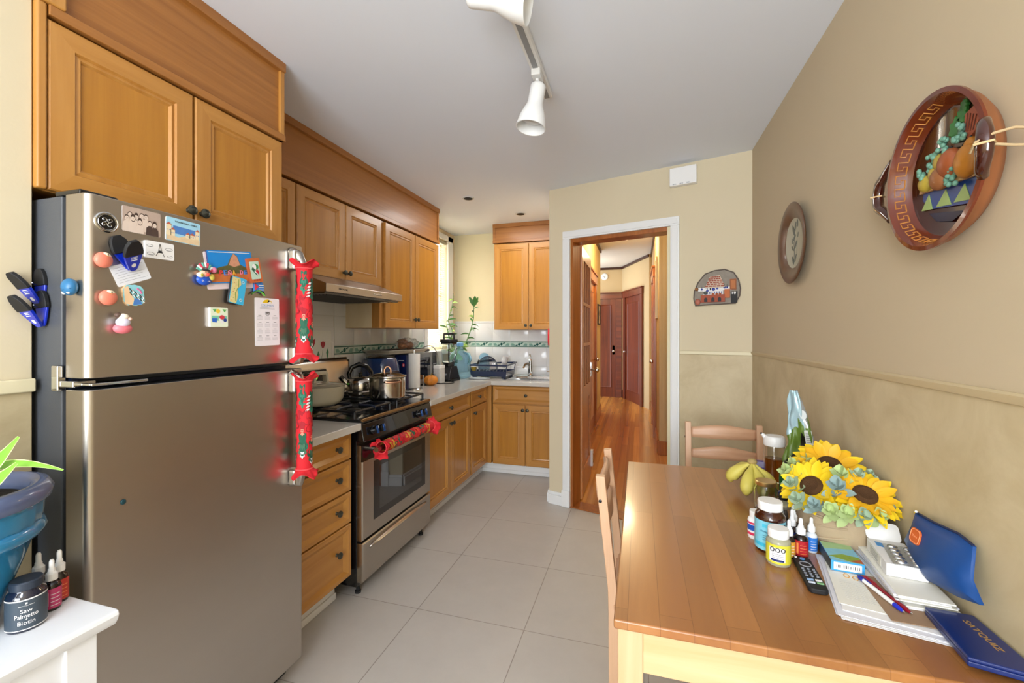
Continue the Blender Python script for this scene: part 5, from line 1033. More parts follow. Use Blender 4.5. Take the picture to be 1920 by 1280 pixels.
dropper('dropper bottle with dark blue label between the amber and red bottles', .431, 1.447, TT, .0150, .112, DKB, mat('#22306e', .3), txtc=PAPER)
dropper('dropper bottle with orange label squeezed behind the yellow-labelled bottle', .405, 1.385, TT, .0150, .104, DKB, mat('#e0a03a', .3), txtc=PAPER)
dropper('tall white dropper bottle at the back beside the burlap pot', .446, 1.482, TT, .0140, .115, DKB, mat('#e8e6e6', .4), txtc=BLU)
bc = mat('#14275e', .25, name='dark_blue_cap')
dropper('amber dropper bottle with royal blue dropper cap behind the gold-lidded jar', .476, 1.672, TT, .0290, .128, AMB, None, bc)
dropper('dark bottle with black dropper cap beside the burlap pot', .448, 1.600, TT, .0220, .122, DKB, mat('#3c3e48', .3), BLACKM)
t = T('glass_jar', 'empty round glass jar with a gold screw lid behind the bottles', 'jar', (.434,1.735,TT)); M_ = Tr(.434,1.735,TT)
b = MB(M_); b.lathe([(0,0),(.034,0),(.037,.004),(.037,.072),(.030,.086),(.030,.096),(.028,.096),(.028,.086),(.035,.071),(.035,.006),(0,.003)], glass('#eef3ee'), 36); P('jar_glass', b, t, smooth=50)
b = MB(M_); b.lathe([(.033,.088),(.034,.090),(.034,.101),(.032,.103),(0,.1025)], mat('#d8b878', .28, .9), 36); P('jar_lid', b, t)
t = T('glass_jar', 'short glass jar with silver lid between amber bottle and burlap pot', 'jar', (.420,1.515,TT)); M_ = Tr(.425,1.520,TT)
b = MB(M_); b.lathe([(0,0),(.026,0),(.028,.004),(.028,.080),(.024,.088),(.024,.094)], glass('#eef3ee'), 32); P('jar_glass', b, t)
b = MB(M_); b.lathe([(.026,.090),(.027,.092),(.027,.102),(0,.103)], mat('#b9b29c', .3, .9), 32); P('jar_lid', b, t)
t = T('oil_bottle', 'tall glass oil dispenser half full of amber oil with white spout lid', 'bottle', (.553,2.08,TT)); M_ = Tr(.553,2.08,TT)
b = MB(M_); b.lathe([(0,0),(.036,0),(.039,.004),(.039,.150),(.037,.158),(.035,.158),(.037,.150),(.037,.006),(0,.003)], glass('#f3f5f2'), 36); P('bottle_glass', b, t, smooth=50)
b = MB(M_); b.lathe([(0,.004),(.0365,.005),(.0365,.098),(0,.098)], mat('#b8661a', .05, trans=.75, ior=1.4, name='amber_oil'), 36); P('oil', b, t)
b = MB(M_); b.lathe([(.040,.152),(.041,.156),(.041,.185),(.036,.192),(0,.194)], CAPW, 36)
b.tube([(-.030,0,.180),(-.048,0,.199)], [.012,.006], CAPW, 10); b.ell((-.050,0,.200),(.004,.004,.004), INK, 8, 6); P('spout_lid', b, t, smooth=50)
# bananas
BAN = mat('#cfc25c', .5, var=.1, vs_=30, name='banana_skin'); BANT = mat('#6d5a2e', .7)
t = T('banana_bunch', 'bunch of five yellow-green bananas at the far end of the table', 'bananas', (.44,1.90,TT))
top = Vector((.420,1.865,TT+.128))
for i, (ex, ey, ez, bow) in enumerate(((.385,1.792,.024,.040),(.438,1.785,.024,.030),(.476,1.835,.026,.035),(.352,1.885,.040,.035),(.385,1.950,.045,.035))):
    e = Vector((ex,ey,TT+ez)); dv = e-top; out = Vector((dv.x,dv.y,0)).normalized()
    m1 = top+dv*.35+out*bow*.55+Vector((0,0,.0)); m2 = top+dv*.75+out*bow
    pts = bez(top, m1, m2, e, 12); rs = [.006,.007,.009,.014,.019,.0225,.024,.0245,.024,.022,.018,.011,.004]
    b = MB(); b.tube(pts, rs, BAN, 8); P('banana', b, t, smooth=60)
b = MB(); b.ell(tuple(top+Vector((0,0,.004))),(.018,.016,.012), mat('#a8915a', .7), 12, 8); P('crown', b, t)
# burlap pot with sunflowers
BUR = mat('#ab977a', .85, var=.14, vs_=14, bump=.25, bs=260, name='burlap'); px_, py_ = .572, 1.525
t = T('flower_pot', 'round burlap-wrapped planter holding artificial sunflowers', 'planter', (px_,py_,TT)); M_ = Tr(px_,py_,TT)
b = MB(M_); b.lathe([(0,0),(.070,0),(.092,.010),(.106,.032),(.111,.062),(.109,.092),(.105,.106),(.098,.114),(.092,.110),(.088,.095),(0,.092)], BUR, 48, fn=lambda a,z: 1+.012*math.sin(5*a+z*60)+.008*math.sin(11*a)); P('burlap_wrap', b, t)
b = MB(M_)
for k in range(3): b.tube([(.109*math.cos(a)*1.0,.109*math.sin(a),.045+.02*k+.016*math.sin(a*1.5+k)) for a in [PI*.9+i*.16 for i in range(12)]], .0035, BUR, 6)
P('burlap_fold', b, t, smooth=70)
b = MB(M_); b.lathe([(0,.090),(.088,.092)], mat('#8a7a5a', .9), 24); P('moss', b, t)
YP = mat('#ecc81c', .5, var=.12, vs_=30, name='sunflower_petal'); YP2 = mat('#e6ae1a', .5, var=.15, vs_=30, name='sunflower_petal_deep'); SEED = mat('#4a2f14', .9, bump=.6, bs=400, name='seed_head')
def flower(label, c, nrm, R_, seedv, m1, m2):
    r2 = random.Random(seedv); n = Vector(nrm).normalized(); u = n.orthogonal().normalized(); v = n.cross(u); c = Vector(c)
    t = T('sunflower', label, 'sunflower', c, group=None)
    b = MB(); b.tube([c-n*.01, (px_+(c.x-px_)*.4, py_+(c.y-py_)*.4, TT+.085)], .004, BST, 8); P('stem', b, t)
    b = MB()
    for ring in range(3):
        for k in range(15):
            a = 2*PI*(k+ring*.33)/15+r2.uniform(-.09,.09); d = u*math.cos(a)+v*math.sin(a); el = (.50,.25,.02)[ring]+r2.uniform(-.12,.12)
            leafm(b, c+d*R_*.30, d*math.cos(el)+n*math.sin(el), R_*(.66+.08*ring)*r2.uniform(.85,1.1), R_*.17, m1 if ring else m2, .15+r2.uniform(-.1,.25), 6, up=n)
    P('petals', b, t, smooth=80)
    b = MB(frame(c, u, v)); b.lathe([(R_*.36,0),(R_*.35,.006),(R_*.24,.011),(R_*.12,.008),(0,.006)], SEED, 28); P('seed_head', b, t)
    for a in range(26):
        pass
flower('left yellow sunflower facing the room, lowest on the planter\'s left side', (.500,1.505,TT+.168), (-.55,-.55,.62), .086, 1, YP, YP)
flower('upper deep-golden sunflower at the back of the planter', (.580,1.600,TT+.208), (-.15,-.60,.80), .095, 2, YP, YP2)
flower('right yellow sunflower leaning toward the wall and camera', (.612,1.450,TT+.172), (.0,-.60,.80), .084, 3, YP, YP2)
LAM = mat('#a3b89c', .7, var=.15, vs_=40, name='dusty_leaf'); LAM2 = mat('#b9cc8e', .6, name='pale_green_leaf'); LAM3 = mat('#8fa6a4', .75, name='blue_grey_leaf')
b = MB(); r3 = random.Random(11)
def sprig(base, ax, mm, sc=1):
    base = Vector(base); ax = Vector(ax).normalized(); u = ax.orthogonal().normalized(); v = ax.cross(u)
    for q in range(11):
        aa = q*2.4; el = .25+.10*q; d = (u*math.cos(aa)+v*math.sin(aa))*math.cos(el)+ax*math.sin(el); p = base+ax*(.0035*q*sc)
        L_ = r3.uniform(.030,.042)*sc*(1-.035*q)
        if p.x+d.x*L_ > .683: d.x = min(d.x, (.683-p.x)/L_)
        leafm(b, p, d, L_, r3.uniform(.0095,.0125)*sc, mm, .12, 5, up=ax)
P0 = Vector((px_,py_,TT+.115))
for (dx,dy,dz,k,sc) in ((-.075,-.075,.005,2,1),(-.045,-.095,.0,1,1.05),(-.015,-.105,.0,1,1.1),(.02,-.108,.0,0,1),(.055,-.098,.0,1,1),(.085,-.075,.01,2,.9),(-.018,-.058,.050,2,1.3),(.0,-.03,.075,1,1.2),(-.10,.0,.03,0,1.1),(-.095,.04,.05,1,1.25),(-.07,.07,.06,1,1.2),(.04,-.02,.075,0,1),(.085,.0,.05,0,.9),(.085,.03,.06,0,.9),(-.10,-.045,.0,0,1.2),(.06,.06,.05,0,.9),(.0,.09,.05,0,1),(-.03,.09,.07,1,1.1)):
    sprig(P0+Vector((min(dx,.088),dy,dz)), (dx*5-.25, dy*5-.35, .75), (LAM, LAM2, LAM3)[k], sc)
P('foliage', b, t, smooth=80)
# the bowl seen behind the flowers
t = T('wooden_bowl', 'pinkish brown oval bowl half hidden behind the left sunflower', 'bowl', (.548,1.76,TT)); b = MB(Tr(.548,1.76,TT)); b.lathe([(0,.0),(.03,0),(.05,.018),(.058,.040),(.055,.040),(.046,.02),(0,.008)], mat('#b58a78', .35), 32); P('bowl_wall', b, t)
t = T('purple_packet', 'small purple packet behind the banana bunch', 'packet', (.50,2.06,TT)); b = MB(Tr(.505,2.10,TT)); b.box((-.022,-.012,0),(.022,.012,.075), mat('#5a4a9c', .3)); b.box((-.022,-.0125,.05),(.022,-.012,.074), mat('#a8a4c8', .3)); P('packet_body', b, t, bevel=.004)
# snack bag, standing and crumpled
BAGG = mat('#5f7a2c', .35, name='bag_olive'); BAGD = mat('#146a34', .35, name='bag_green'); BAGB = mat('#10140f', .35, name='bag_black'); BAGS = mat('#b6bcc0', .25, .5, name='bag_silver'); BAGC = mat('#a8c6d0', .2, .2, name='bag_pale_blue')
t = T('snack_bag', 'tall crumpled green and silver snack bag leaning on the wall', 'bag', (.59,1.90,TT))
def bagfn(u, v):
    z = TT+.41*v; a = 2*PI*u
    q = min(5.999, v*6); k = int(q); f = q-k
    cxs = (.590,.590,.592,.596,.592,.583,.574); hws = (.066,.064,.055,.046,.036,.024,.012)
    cx_ = cxs[k]*(1-f)+cxs[k+1]*f; wv = hws[k]*(1-f)+hws[k+1]*f; dv = .034*(1-v)**.7+.004
    n_ = noise.noise(Vector((math.cos(a)*2, math.sin(a)*2, v*7)))*.012
    return (min(.684, cx_+(wv+n_)*math.cos(a)), 1.905+(dv+n_)*math.sin(a)+.012*math.sin(5*v+2*math.cos(a)), z)
b = MB(); NU, NV = 80, 110; V = [bagfn(i/NU, j/(NV-1)) for j in range(NV) for i in range(NU)]; fs = []; ms = []
for j in range(NV-1):
    v = j/NV
    for i in range(NU):
        i2 = (i+1) % NU; fs.append((j*NU+i, j*NU+i2, (j+1)*NU+i2, (j+1)*NU+i)); c = math.cos(2*PI*(i+.5)/NU); w_ = v+.05*math.sin(c*4)
        m = BAGD if w_ < .25 else BAGB if w_ < .36 else BAGG if w_ < .60 else BAGC
        if c > -.05 and w_ < .60: m = BAGB
        if -.2 < c < .2 and .60 < w_ < .70: m = BAGG
        if c > .30: m = BAGS if w_ < .55 or w_ > .70 else BAGG
        ms.append(m)
b.add(V, fs, ms); P('bag_film', b, t, smooth=70)
b = MB(frame((.556,1.868,TT+.115), (1,-.25,0), (0,.1,1))); txt(b, 'GO', Tr(0,-.045,.004), PAPER, h=.015, w=.026); txt(b, "ED'", Tr(0,.010,.004), PAPER, h=.015, w=.026); P('lettering', b, t)
b = MB(frame((.612,1.880,TT+.235), (1,.15,0), (-.12,.05,1))); b.poly(rrect(.026,.055,.004), .006, mat('#d8dcd8', .5))
for i in range(5): b.box((-.009,-.018+i*.008,.006),(.009,-.0165+i*.008,.0064), INK)
P('nutrition_panel', b, t)
b = MB(frame((.612,1.880,TT+.235), (1,.15,0), (-.12,.05,1))); b.poly(circ(-.006,.085,.012,16,.018), .003, mat('#cfd6d6', .5)); P('printed_leaf', b, t)
b = MB(); bagmesh(b, (.645,1.79,TT+.085), (.036,.070,.085), CLEARP, 6.2, amp=.4); P('plastic_bag', b, label='crumpled clear plastic bag between snack bag and sunflowers', cat='bag')
# remote control
t = T('remote_control', 'slim black television remote lying beside the bottles', 'remote', (.425,1.285,TT)); M_ = Tr(.421,1.282,TT+.0005) @ Rz(math.radians(-4))
b = MB(M_); b.prism(rrect(.042,.165,.012), 0, .014, BLACKM); P('remote_shell', b, t, bevel=.004)
b = MB(M_ @ Tr(0,0,.0142)); b.prism(circ(0,.066,.006,14), 0,.002, mat('#3f8ec8', .3)); b.prism(circ(-.014,.072,.003,10),0,.002, PAPER)
b.tube([(.013*math.cos(i*.6),.038+.013*math.sin(i*.6),.0) for i in range(11)], .0016, GREYI, 5)
for i in range(4):
    for j in range(3): b.prism(circ(-.012+.012*j,.012-.012*i,.0032,10), 0,.002, mat('#8f96a4', .4))
for (x,y,c) in ((-.009,-.042,'#8fb0d8'),(.009,-.042,'#e4e4e4'),(-.009,-.055,'#c8d0e0'),(.009,-.055,'#7fae7a')): b.box((x-.007,y-.003,0),(x+.007,y+.003,.002), mat(c, .4))
P('buttons', b, t)
# papers, tea box, pens, pill box, folder, pouch
pr = random.Random(5)
def sheet(name, label, x, y, z, w, h, th, rot, m=PAPER, fn=None, cat='papers', curl=0):
    M_ = Tr(x,y,z) @ Rz(math.radians(rot)); b = MB(M_); b.box((-w/2,-h/2,0),(w/2,h/2,th), m)
    if fn: fn(b, w/2, h/2, th)
    return P(name, b, label=label, cat=cat, bevel=.0008 if th > .002 else 0)
def lines(n, x0=-.8, x1=.8, top=.7, step=.09, m=GREYI):
    def f(b, hw, hh, t):
        for i in range(n): y = hh*(top-i*step); b.box((hw*x0,y-.0005,t),(hw*(x1-.25*((i*5) % 3)/2),y+.0005,t+.0002), m)
    return f
PAP2 = mat('#dcdce4', .7); PAP3 = mat('#e6e4da', .7); KRAFT = mat('#9a7d62', .7)
z = TT
for k in range(5):
    sheet('loose_paper', ['lowest loose sheet under the papers, sticking out furthest left','second loose sheet from the table surface','third loose sheet up under the printed letter','fourth loose sheet, just under the long envelope','uppermost loose sheet between the pile and the printed letter'][k], .556+pr.uniform(-.006,.004), 1.250+pr.uniform(-.012,.012), z+k*.0009, .200+pr.uniform(0,.015), .285+pr.uniform(0,.015), .0007, -13+pr.uniform(-3.5,3.5), [PAP2, PAPER][k % 2], lines(9) if k == 4 else None)
z += .0005
z += .0042
sheet('envelope', 'long white envelope on the lowest papers, edge towards the camera', .560, 1.165, z, .22, .105, .0018, -15, PAPER, lines(3,-.9,-.3,.6,.2)); z += .002
sheet('letter', 'cream printed letter with a gold emblem under the tea box', .530, 1.255, z, .135, .21, .0014, -12, PAP3, lambda b,hw,hh,t: (lines(10,-.75,.8,.1,.09,mat('#b9b9b4', .6))(b,hw,hh,t), b.tube([(-.03+.006*math.cos(i),.04+.011*math.sin(i),t) for i in range(7)], .0012, GOLD, 5), b.tube([(-.012+.006*math.cos(i),.036+.011*math.sin(i),t) for i in range(7)], .0012, GOLD, 5))); z += .0016
sheet('brown_envelope', 'brown kraft envelope edge showing beneath the pens', .585, 1.215, z, .11, .19, .0012, -4, KRAFT); z += .0014
zz = z
for k in range(9):
    sheet('folded_letter', ['upper stack letter at the very bottom against the wall side','bottom-most windowed envelope of the upper mail stack','second lowest folded letter in the upper mail stack','third letter up in the mail stack under the pill box','middle letter of the mail stack under the pill box','letter just above the middle of the mail stack','third letter from the top of the mail stack','second letter from the top of the mail stack','top letter of the mail stack, directly under the pill box'][k], .625+pr.uniform(-.004,.003)-.0004*k, 1.302+pr.uniform(-.006,.006), zz, .100, .235+.008*(k % 3), .0030, -4+pr.uniform(-3,3), [PAPER, PAP2, PAP3][k % 3], lines(6,-.8,.6,.75,.08) if k == 8 else None); zz += .0032
t = T('tea_box', 'small blue and green printed tea box with barcode on its end', 'box', (.522,1.385,TT+.009)); M_ = Tr(.524,1.372,TT+.0095) @ Rz(math.radians(-6))
b = MB(M_); hw, hh, th = .036, .056, .026; b.box((-hw,-hh,0),(hw,hh,th), mat('#3f9ede', .35)); b.poly([(-hw+.001,-hh+.001),(hw-.001,-hh+.001),(hw-.001,hh-.001),(-hw+.001,hh-.001)], th+.0002, mat('#7fc0d8', .35, var=.12, vs_=50)); b.poly([(-hw+.001,hh*.2),(hw-.001,hh*.5),(hw-.001,hh-.001),(-hw+.001,hh-.001)], th+.0004, mat('#a4c890', .4, var=.12, vs_=60)); b.poly([(-hw+.001,-hh*.55),(0,-hh*.2),(hw-.001,-hh*.35),(hw-.001,-hh*.95),(hw*.2,-hh*.9)], th+.0005, mat('#86a43a', .4, var=.3, vs_=120)); b.poly([(hw*.1,-hh*.85),(hw-.001,-hh*.55),(hw-.001,-hh*.95)], th+.0007, mat('#b8552e', .4, var=.3, vs_=120))
b.box((-hw-.0004,-hh,0),(-hw,hh,th), mat('#2c3a2a', .4)); P('carton', b, t)
b = MB(M_ @ frame((0,-hh-.0002,th/2), X_, Z_)); b.poly(rrect(.060,.019,.001), .0003, PAPER)
for i in range(17):
    if i % 5 != 4 and i != 11: b.box((-.024+i*.003,-.004,.0003),(-.024+i*.003+(.0014 if i % 3 else .0007),.004,.0006), INK)
P('barcode', b, t)
def pen(label, p0, p1, body, grip, tip):
    p0 = Vector(p0); p1 = Vector(p1); t = T('pen', label, 'pen', p0); f = lambda a: p0.lerp(p1, a)
    b = MB(); b.tube([f(.14),f(.80)], .0048, body, 12); P('pen_barrel', b, t)
    b = MB(); b.tube([f(.80),f(.90),f(.97)], [.0052,.0048,.0025], grip, 12); P('pen_grip', b, t)
    b = MB(); b.tube([f(.97),f(1)], [.0022,.0006], CHROME, 8); P('pen_tip', b, t)
    b = MB(); b.tube([f(0),f(.04)], .0025, tip, 8); b.tube([f(.04),f(.14)], .0052, tip, 12); o_ = Vector((0,0,.006)); b.tube([f(.06)+o_,f(.30)+o_], .0014, tip, 6); P('pen_clip', b, t)
pen('white ballpoint pen with blue grip lying on the papers', (.531,1.292,TT+.0152), (.560,1.152,TT+.0152), PLW, mat('#2030c0', .3), mat('#1c2a98', .3))
pen('dark red ballpoint pen beside the white and blue pen', (.542,1.294,TT+.0155), (.573,1.150,TT+.0155), mat('#8c1424', .3), mat('#8c1424', .3), mat('#a01830', .3))
t = T('pill_box', 'white medicine carton with open flap on the mail stack', 'box', (.632,1.345,zz)); M_ = Tr(.628,1.332,zz+.0005) @ Rz(math.radians(-8))
hw, hh, th = .040, .072, .030
b = MB(M_); b.box((-hw,-hh,0),(hw,hh,th), PAPER); P('carton', b, t, bevel=.0015)
b = MB(M_); b.box((-hw-.0004,-hh*.5,.004),(-hw,hh*.6,th-.004), PAP3)
for i in range(5): b.box((-hw-.0008,-hh*.2,.006+i*.004),(-hw-.0003,hh*.55,.0068+i*.004), GREYI)
P('side_print', b, t)
b = MB(M_ @ Tr(-.002,hh,th) @ Rx(math.radians(50))); b.prism(rrect(2*hw-.004,.05,.012,cy=.022), 0, .0008, PAPER)
for i in range(6): b.box((-hw*.7,.010+i*.005,-.0002),(hw*.7,.0108+i*.005,0), GREYI)
P('flap', b, t)
b = MB(M_ @ Tr(-hw*.45,hh*.55,th)); b.prism([(-.012,-.012),(.010,-.020),(.014,.004),(-.010,.014)], 0, .0006, mat('#2a86c8', .4)); P('blue_mark', b, t)
t = T('blister_pack', 'silver blister pack of tablets lying on the white carton', 'blister pack', (.640,1.335,zz+.031)); M_ = Tr(.638,1.312,zz+.0325) @ Rz(math.radians(-14)) @ Rx(-.02)
FOIL = mat('#c4c6ca', .2, .9, name='foil')
b = MB(M_); b.prism(rrect(.068,.125,.008), 0, .001, mat('#b9bab8', .35, .5)); P('foil_card', b, t)
for i in range(5):
    for j in (-1,1):
        b = MB(M_); b.ell((j*.016,-.046+i*.023,.001),(.0125,.0085,.0065), FOIL, 14, 8); P('blister', b, t)
t = T('pouch', 'royal blue zipped pouch with orange patch leaning on the wall', 'pouch', (.66,1.23,TT+.03))
PB = mat('#0e4384', .45, bump=.05, bs=60, name='blue_leather')
pz = [(1.345,.849),(1.334,.891),(1.332,.926),(1.262,.929),(1.184,.938),(1.139,.933),(1.124,.870),(1.105,.855),(1.084,.840),(1.141,.822),(1.200,.812),(1.234,.805),(1.283,.816)]
c0 = (sum(p[0] for p in pz)/len(pz), sum(p[1] for p in pz)/len(pz))
def wallx(zv, off): return RX-.006-(.965-zv)*.22-off*.8
b = MB(); V = []; n = len(pz)
for off in (0,.008):
    V += [(wallx(zv,off),yv,zv) for yv,zv in pz]
k = len(V); inner = [(c0[0]+(yv-c0[0])*.72, c0[1]+(zv-c0[1])*.72) for yv,zv in pz]; V += [(wallx(zv,.024),yv,zv) for yv,zv in inner]; V.append((wallx(c0[1],.028),c0[0],c0[1]))
fs = [(i,(i+1) % n,n+(i+1) % n,n+i) for i in range(n)]+[(n+i,n+(i+1) % n,k+(i+1) % n,k+i) for i in range(n)]+[(k+i,k+(i+1) % n,k+n) for i in range(n)]+[tuple(range(n-1,-1,-1))]
b.add(V, fs, PB); P('pouch_body', b, t, smooth=60)
b = MB(); b.tube([(wallx(zv,.006),yv,zv+.002) for yv,zv in [(1.332,.926),(1.262,.929),(1.184,.938),(1.139,.933)]], .0028, mat('#0c1f4a', .4), 6); b.tube([(wallx(.926,.008),1.332,.927),(wallx(.926,.012),1.322,.933)], .003, CHROME, 6); P('zipper', b, t)
b = MB(frame((wallx(.89,.027),1.283,.886), (0,-1,0), (.21,0,1))); b.prism(rrect(.038,.036,.010), 0, .0025, mat('#d9652a', .5)); b.tube([(p[0],p[1],.0025) for p in rrect(.033,.031,.009)], .0008, mat('#f0a070', .5), 4, closed=True); txt(b, 'Voro', Tr(0,0,.0026), mat('#f0a070', .5), h=.006, w=.018); P('patch', b, t)
t = T('folder', 'navy blue padded certificate folder with gold lettering at the table corner', 'folder', (.63,1.11,TT)); 
fpts = [(.605,1.195),(.684,1.150),(.684,.985),(.66,.978),(.585,1.035)]
b = MB(); NV_ = mat('#0b2566', .3, coat=.3, var=.06, vs_=12, name='navy_leatherette')
b.prism([(.604,1.170),(.685,1.164),(.685,.985),(.587,1.010)], 0, .011, NV_, Tr(0,0,TT+.0085)); b.prism([(.603,1.168),(.685,1.162),(.685,.983),(.586,1.008)], .0115, .019, NV_, Tr(0,0,TT+.0085)); P('cover_board', b, t, bevel=.003)
b = MB(frame((.655,1.088,TT+.0278), (.02,-1,0), (1,.02,0))); txt(b, 'SATQUIZ', I4, mat('#c9a060', .3, .5), h=.014, w=.092, bold=.01); P('gold_lettering', b, t)
# ---------------- left console, plant, bottles ----------------
WCON = mat('#e6e8ec', .3, name='console_white'); CTZ = .78; cx1 = -1.085; cy1 = .654
t = T('console_table', 'white console table with drawer beside the refrigerator', 'console table', (-1.29,.1,0))
b = MB(); b.prism([(-1.488,CTZ-.034),(cx1-.012,CTZ-.034),(cx1-.004,CTZ-.022),(cx1,CTZ-.010),(cx1-.003,CTZ-.002),(cx1-.010,CTZ),(-1.488,CTZ)], -.45, cy1, WCON, MXZ); P('tabletop', b, t, bevel=.003)
b = MB(); b.box((-1.485,-.42,.42),(cx1-.030,cy1-.03,CTZ-.034), WCON); P('cabinet_body', b, t, bevel=.002)
for (x,y) in ((cx1-.075,cy1-.08),(-1.48,cy1-.08),(cx1-.075,-.43),(-1.48,-.43)):
    b = MB(); b.box((x,y,0),(x+.052,y+.052,CTZ-.036), WCON); P('leg', b, t, bevel=.002)
b = MB(frame((cx1-.0295,-.05,.46), Y_, Z_)); b.rings([(0,0,.59,.23,0),(0,0,.59,.23,.006),(.03,.03,.56,.20,.006),(.035,.035,.555,.195,.002)], [WCON]*4); d = P('drawer', b, t)
b = MB(frame((cx1-.024,.25,.575), Y_, Z_)); b.lathe([(.006,0),(.006,.012),(.014,.018),(.010,.026),(0,.028)], WCON, 20); P('knob', b, d)
pc = (-1.31,.47)
PBL = mat('#2b86bb', .12, coat=.8, var=.14, vs_=7, name='blue_glaze'); PRIM = mat('#5c6a92', .25, coat=.4, var=.1, vs_=8, name='violet_glaze')
t = T('plant_pot', 'large glazed blue ceramic pot with violet rim on the console', 'pot', (pc[0],pc[1],CTZ)); M_ = Tr(pc[0],pc[1],CTZ+.001)
b = MB(M_); b.lathe([(0,0),(.085,0),(.09,.01),(.098,.05),(.125,.13),(.138,.172),(.152,.180),(.158,.192),(.153,.203),(.146,.206),(.147,.210),(.1485,.222),(.1495,.240),(.150,.245),(.150,.248)], PBL, 56, cap=False, fn=lambda a,z: 1+(.035*max(0,math.sin(30*a)) if .205 < z < .247 else 0)); P('pot_body', b, t, smooth=60)
b = MB(M_); b.lathe([(.150,.246),(.164,.254),(.168,.270),(.160,.284),(.146,.288),(.134,.280),(.130,.262),(.128,.25)], PRIM, 56, cap=False); P('rim', b, t, smooth=60)
b = MB(M_); b.lathe([(0,.262),(.131,.255)], mat('#1c1712', .95, bump=.8, bs=90, name='soil'), 32); P('soil', b, t)
t2 = T('potted_plant', 'strappy green plant with pale-edged leaves growing in the blue pot', 'plant', (pc[0],pc[1],CTZ+.26)); GLF = mat('#78b23c', .4, var=.18, vs_=20, name='striped_green_leaf'); GED = mat('#d6e2a4', .45, name='pale_leaf_edge')
def strap(p0, p1, p2, w):
    pts = bez(p0, Vector(p0).lerp(Vector(p1), .7), p1, p2, 12); b = MB(); nf = Vector((.80,-.42,.42)).normalized()
    V = []
    for i, p in enumerate(pts):
        tq = (pts[min(i+1,12)]-pts[max(i-1,0)]).normalized(); s_ = nf.cross(tq).normalized(); n_ = s_.cross(tq).normalized(); q = i/12; ww = w*max(.03, math.sin(PI*min(.985,.25+.75*q))**.7)
        V += [p-s_*ww+nf*ww*.3, p-s_*ww*.84+nf*ww*.2, p, p+s_*ww*.84+nf*ww*.2, p+s_*ww+nf*ww*.3]
    fs = []; ms = []
    for i in range(12):
        for j in range(4): k = 5*i+j; fs.append((k,k+1,k+6,k+5)); ms.append(GED if j in (0,3) else GLF)
    b.add(V, fs, ms); P('leaf', b, t2, smooth=80)
o_ = Vector((pc[0],pc[1],CTZ+.262))
for (e1, e2, w_) in (((-1.19,.49,1.095),(-1.108,.505,1.188),.017),((-1.17,.48,1.075),(-1.092,.495,1.143),.019),((-1.20,.52,1.145),(-1.012,.52,1.130),.011),((-1.36,.50,1.20),(-1.40,.55,1.30),.018),((-1.34,.40,1.18),(-1.36,.28,1.28),.018),((-1.26,.38,1.16),(-1.18,.25,1.22),.018),((-1.31,.52,1.18),(-1.33,.56,1.35),.016)):
    strap(o_, Vector(e1), Vector(e2), w_)
CT2 = CTZ+.0005
t = T('supplement_bottle', 'dark jar-shaped supplement bottle reading Saw Palmetto on the console', 'bottle', (-1.208,.562,CT2)); M_ = Tr(-1.208,.562,CT2) @ Matrix.Diagonal((.74,.74,.84,1))
JL = mat('#3d4853', .45, name='slate_label'); ca = math.atan2(-.562, 1.205); r = .040
b = MB(M_); b.lathe([(0,0),(.038,0),(.040,.003),(.040,.078),(.038,.086),(.031,.092),(.030,.100)], mat('#141a30', .08, coat=.8), 44); P('bottle_body', b, t, smooth=50)
b = MB(M_); b.lathe([(.032,.0955),(.0335,.097),(.0335,.113),(.031,.116),(0,.1155)], mat('#2b3442', .3), 44, fn=lambda a,z: 1+.008*math.sin(44*a)); P('cap', b, t)
b = MB(M_); wrap(b, I4, r, .006, .078, ca-2.2, ca+2.2, JL, n=36); wrap(b, I4, r, .0755, .0785, ca-2.2, ca+2.2, PAPER, .0009, 36); wrap(b, I4, r, .006, .008, ca-2.2, ca+2.2, PAPER, .0009, 36)
for (s_, z_, h_, w_) in (('Saw',.0515,.009,.022),('Palmetto',.0395,.0095,.044),('+',.0315,.004,.004),('Biotin',.0235,.009,.032),('pure nutrition',.0635,.0028,.030)): ctext(b, I4, s_, r, ca, z_, h_, w_, PAPER)
wrap(b, I4, r, .067, .071, ca-.05, ca+.05, PAPER, .0012); P('bottle_label', b, t)
def CAMA(x, y): return math.atan2(-y, -x)
dropper('white-topped dropper bottle with pink striped label right of the Saw Palmetto jar', -1.229, .612, CT2, .0150, .108, DKB, mat('#c23a6c', .35, var=.1, vs_=90), txtc=PAPER, word=1)
dropper('white-topped dropper bottle with red label nearest the refrigerator', -1.251, .636, CT2, .0150, .114, DKB, mat('#c23a2e', .35, var=.2, vs_=130), txtc=mat('#e8a060', .4))
dropper('white-topped dropper bottle standing behind the dark jar against the blue pot', -1.284, .617, CT2, .0155, .112, DKB, mat('#b8b4b8', .4), txtc=INK)
# ---------------- wall decorations ----------------
RF = lambda y, z: frame((RX-.0005,y,z), (0,-1,0), Z_)      # u runs towards the camera, normal into the room
CLAY = mat('#672811', .18, coat=.6, var=.35, vs_=9, name='glazed_clay'); CLAYD = mat('#3c150b', .12, coat=1, var=.4, vs_=10, name='dark_glaze'); SLIP = mat('#c07f38', .3, name='slip_line'); CLAYB = mat('#935a34', .5, var=.25, vs_=12, name='raw_clay')
t = T('clay_dish', 'large glazed brown clay casserole with painted fruit relief hung on the wall', 'wall dish', (RX,1.30,1.60)); M_ = RF(1.215,1.748) @ Matrix.Rotation(math.radians(-4),4,'Z') @ Matrix.Diagonal((1,1,.78,1))
Rr = .176
b = MB(M_); b.lathe([(0,.002),(.12,.002),(Rr*.86,.010),(Rr*.96,.036),(Rr,.060),(Rr*1.03,.064)], CLAYB, 64, sx=.965, sy=.97, cap=False); P('outer_wall', b, t, smooth=60)
